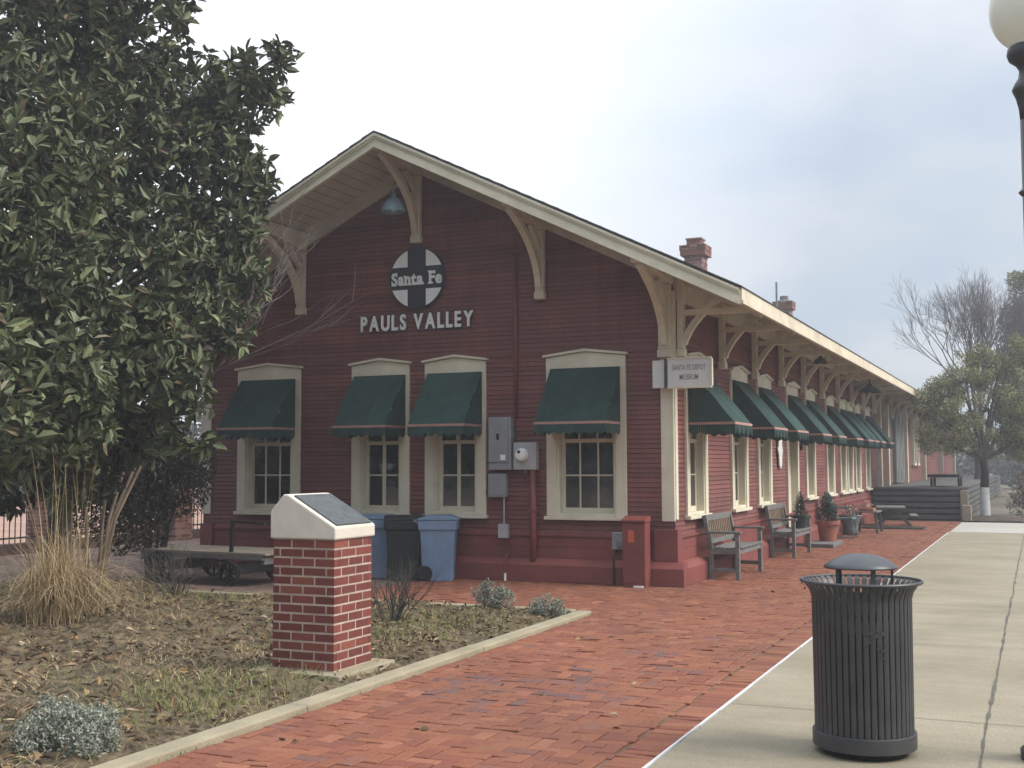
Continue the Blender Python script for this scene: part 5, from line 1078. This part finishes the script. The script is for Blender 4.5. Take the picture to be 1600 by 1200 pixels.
# tan ornamental grass
og = thing('ornamental_grass', 'tall tan ornamental grass clump arching over the bed', 'grass clump', (-4.05, -6.15, 0.07)); n = 750
P = np.stack([R.normal(0, .15, n), R.normal(0, .15, n), np.zeros(n)], 1); V, F = blades(P, R.uniform(.5, 1.3, n), np.abs(R.normal(.2, .14, n)), R.uniform(.004, .008, n), 7, .8); np_mesh('blades', V, F, M['straw'], og)
n = 560; P = np.stack([R.normal(0, .13, n), R.normal(0, .13, n), np.zeros(n)], 1); V, F = blades(P, R.uniform(.55, 1.25, n), R.uniform(.2, .42, n), R.uniform(.005, .010, n), 9, 1.75); np_mesh('arching_blades', V, F, M['straw'], og)
n = 34; P = np.stack([R.normal(0, .12, n), R.normal(0, .1, n), np.zeros(n)], 1); V, F = blades(P, R.uniform(1.2, 2.1, n), R.uniform(.05, .6, n), R.uniform(.005, .008, n), 6, .25); np_mesh('seed_stalks', V, F, M['straw'], og)
og2 = thing('ornamental_grass', 'smaller straw coloured grass tuft at the far left edge of the bed', 'grass clump', (-6.6, -5.0, 0.1)); n = 420
P = np.stack([R.normal(0, .12, n), R.normal(0, .12, n), np.zeros(n)], 1); V, F = blades(P, R.uniform(.3, .8, n), np.abs(R.normal(.15, .12, n)), R.uniform(.006, .010, n), 5, 0.6); np_mesh('blades', V, F, M['straw'], og2)
# silvery mounds
def sage(label, loc, blobs, per):
    t = thing('silver_shrub', label, 'shrub', loc, 0, 'silvery grey mounds in the bed'); mb = MB()
    for (x, y, z, r) in blobs:
        for _ in range(10): mb.tube([(x * .5, y * .5, -.01), (x + rnd.gauss(0, r * .4), y + rnd.gauss(0, r * .4), z + r * .5)], [.005, .002], 4)
    mb.build('stems', M['twig_grey'], t)
    P = bloom(blobs, per, .5); k = 9; n = len(P); PP = np.repeat(P, k, 0) + R.normal(0, .012, (n * k, 3)); V, F = quad_leaves(PP, R.normal(size=PP.shape) + np.array([0, 0, .7]), R.uniform(.012, .03, n * k), R.uniform(.008, .014, n * k)); np_mesh('foliage', V, F, M['sage_leaf'], t)
sage('silvery grey mound at the near kerb corner, bottom left', (-0.60, -9.58, 0.03), [(0, 0, .09, .14), (.17, .05, .07, .12), (-.15, .08, .11, .13), (.06, .17, .08, .12), (-.08, -.14, .06, .12), (.22, -.1, .06, .1)], 9500)
sage('silvery grey mound cut off at the lower left photo edge', (-1.10, -9.86, 0.03), [(0, 0, .07, .12), (.10, .08, .07, .1), (-.15, 0, .07, .14)], 9500)
sage('taller silvery mound on the back kerb, left of the pair', (-1.05, -3.2, 0.03), [(0, 0, .12, .13), (-.12, 0, .14, .1), (.13, .02, .1, .12), (-.05, 0, .22, .07), (.1, .02, .18, .06)], 7000)
sage('small round silvery mound near the tip of the bed', (-0.32, -3.45, 0.03), [(0, 0, .07, .12), (.1, .03, .07, .09), (-.1, 0, .06, .1)], 7500)
# right-hand trees
ok = thing('oak_tree', 'small olive leafed tree with whitewashed trunk beside the dock', 'tree', (2.85, 19.85, 0.0))
mb = MB(); mb.tube([(0, 0, .85), (.02, 0, 1.3), (-.05, 0, 1.75)], [.115, .10, .09], 10); tr = mb.build('trunk', M['bark_dark'], ok, smooth=True); MB().tube([(0, 0, -.02), (0, 0, .12), (.0, 0, .86)], [.2, .13, .117], 10).build('whitewash', M['whitewash'], tr, smooth=True)
BO = [(3.01, 19.95, 2.95, 1.1), (1.97, 19.52, 2.61, 0.72), (1.68, 19.33, 3.2, 0.48), (2.33, 19.58, 3.7, 0.68), (3.28, 19.99, 3.95, 0.7), (3.89, 20.31, 3.29, 1.2), (3.8, 20.33, 2.2, .8), (1.48, 19.34, 2.2, 0.36), (4.66, 20.71, 2.6, 1.1), (2.95, 20.1, 2.1, 0.45), (2.3, 19.4, 2.2, .4), (2.75, 19.8, 4.2, .6), (3.6, 20.1, 4.3, .6), (4.2, 20.3, 2.2, .9), (2.0, 19.5, 3.3, .6)]
BO = [(x - 2.85, y - 19.85, z, r) for x, y, z, r in BO]
mb = MB()
for (x, y, z, r) in BO:
    b_ = Vector((x, y, z)); mb.tube([(0, 0, 1.6), (x * .4, y * .4, 1.5 + (z - 1.5) * .5), b_], [.06, .04, .015], 6)
    for _ in range(int(10 * r + 3)): d = Vector((rnd.gauss(0, 1), rnd.gauss(0, 1), rnd.gauss(.1, .8))).normalized() * r * rnd.uniform(.5, 1.1); mb.tube([b_, b_ + d], [.014, .004], 4)
mb.build('branches', M['bark'], ok)
BO2 = []
for (x, y, z, r) in BO:
    for _ in range(int(16 * r + 4)):
        d = Vector((rnd.gauss(0, 1), rnd.gauss(0, 1), rnd.gauss(0, 1))).normalized() * r * rnd.uniform(.35, 1.12); BO2.append((x + d.x, y + d.y, z + d.z, rnd.uniform(.12, .3)))
P = bloom(BO2, 4600, .95); D = R.normal(size=P.shape) + np.array([0, 0, -.3]); V, F = leaf_cloud(P, D, R.uniform(.045, .10, len(P)), R.uniform(.02, .034, len(P))); np_mesh('crown', V, F, M['oak_leaf'], ok)
mu = tag(MB().lathe([(1.0, 0), (.8, .06), (.3, .10), (0, .11)], 28, (0, 0, 0)).build('mulch_ring', M['mulch'], None, loc=(2.95, 19.7, 0.004)), 'brown mulch ring round the whitewashed trunk', 'mulch'); mu['kind'] = 'structure'
bt = thing('bare_tree', 'tall leafless tree with fine grey branches behind the olive tree', 'tree', (2.0, 36.9, 0)); bt.scale = (.92, .92, .95); mb = MB(); r3 = random.Random(19); tips = []
MB().tube([(0, 0, -.1), (.05, 0, 1.5), (0, .05, 3.2)], [.3, .24, .19], 10).build('trunk', M['bark'], bt)
for k in range(9):
    a = k * 0.7 + r3.uniform(-.2, .2); branch(mb, (0, 0.03, 3.0 + r3.uniform(-.5, .1)), (math.cos(a) * .42, math.sin(a) * .42, 1.15), 2.2, .06, 6, .30, .12, 6, (2, 4), .74, None, .08, r3)
mb.build('branches', M['twig_brown'], bt)
ev = thing('evergreen_tree', 'tall dark evergreen at the right photo edge with a top coloured as sunlit', 'tree', (3.85, 45.2, 0)); MB().tube([(0, 0, 0), (0, 0, 9.5)], [.25, .05], 8).build('trunk', M['bark_dark'], ev)
BE = [(0, 0, 3, 1.5), (.3, .2, 4.5, 1.4), (-.2, 0, 6.0, 1.25), (.2, 0, 7.3, 1.1), (-.3, 0, 8.2, .9), (0.1, 0, 9.2, .75), (-.5, 0, 7.0, .9), (1.0, 0, 6.5, 1.2), (1.2, 0, 8.2, 1.0), (-.9, 0, 4.4, .7)]
puff('crown', BE, 1200, .22, .07, M['pine_leaf'], ev); puff('crown_top', [(-.35, -.2, 9.95, .42), (0.2, -.2, 10.05, .42), (.75, -.2, 9.8, .4)], 2500, .18, .07, M['sunlit_leaf'], ev)
br_ = thing('russet_bush', 'russet leafed bush behind the whitewashed tree', 'bush', (4.1, 24.5, 0)); puff('foliage', [(0, 0, .9, .55), (.4, .2, .7, .5), (-.3, .1, .55, .45), (.2, 0, 1.3, .35)], 1700, .09, .05, M['brown_leaf'], br_); mb = MB()
for k in range(14): mb.tube([(0, 0, 0), (rnd.gauss(0, .4), rnd.gauss(0, .3), rnd.uniform(.7, 1.6))], [.015, .005], 4)
mb.build('stems', M['bark_dark'], br_)
db = thing('dark_bush', 'low dark bush at the foot of the russet bush', 'bush', (4.15, 22.6, 0)); puff('foliage', [(0, 0, .35, .45), (.5, 0, .4, .45), (-.5, .1, .3, .35)], 2600, .07, .03, M['shrub_leaf'], db); MB().tube([(0, 0, 0), (0, 0, .5)], .02, 5).build('stem', M['bark_dark'], db)
# woods beyond: far mass each side; unseen rows behind the camera added for reflections
def wood(name, label, boxes, per, ln):
    out = []
    for (x0, x1, y0, y1, h) in boxes:
        k = int(per * (x1 - x0) * h); x = R.uniform(x0, x1, k); hh = h * (0.55 + 0.45 * np.abs(np.sin(x * .9 + y0) * np.cos(x * .37 + 1)) + .12 * np.sin(x * 3.1)); out.append(np.stack([x, R.uniform(y0, y1, k), hh * R.uniform(0, 1, k) ** .8], 1))
    P = np.concatenate(out); V, F = quad_leaves(P, R.normal(size=P.shape), R.uniform(ln * .6, ln * 1.4, len(P)), R.uniform(ln * .4, ln * .8, len(P))); o = np_mesh(name, V, F, M['far_leaf']); o['kind'] = 'stuff'; o['label'] = label; o['category'] = 'woods'
wood('far_trees', 'grey green line of far trees beyond fence and tracks, plus unseen ones added for reflections', [(-62, -26, 30, 36, 5.2), (-40, -18, 44, 50, 6.0), (-24, 12, 76, 82, 4.0), (2.5, 20, 60, 66, 5.5), (4.6, 12, 33, 36, 2.4), (-34, 30, -58, -54, 7.5), (-60, -38, -40, -30, 8), (34, 48, -40, 40, 7)], 75, .42)

# ------------------------------------------------------------------ thin haze volume, added to imitate lens glare and lift shadows
hz = MB().box(-70, 60, -45, 100, -1.1, 14.0).build('haze', [])
hm = bpy.data.materials.new('glare_haze'); hm.use_nodes = True; hn = hm.node_tree.nodes; hn.clear()
ho = hn.new("ShaderNodeOutputMaterial"); pvn = hn.new("ShaderNodeVolumePrincipled"); pvn.inputs['Color'].default_value = (0.93, 0.95, 1, 1); pvn.inputs['Density'].default_value = 0.0029; pvn.inputs['Anisotropy'].default_value = 0.35
hm.node_tree.links.new(pvn.outputs[0], ho.inputs['Volume']); hz.data.materials.append(hm); hz['kind'] = 'stuff'; hz['label'] = 'thin pale haze added to imitate lens glare'; hz['category'] = 'haze'
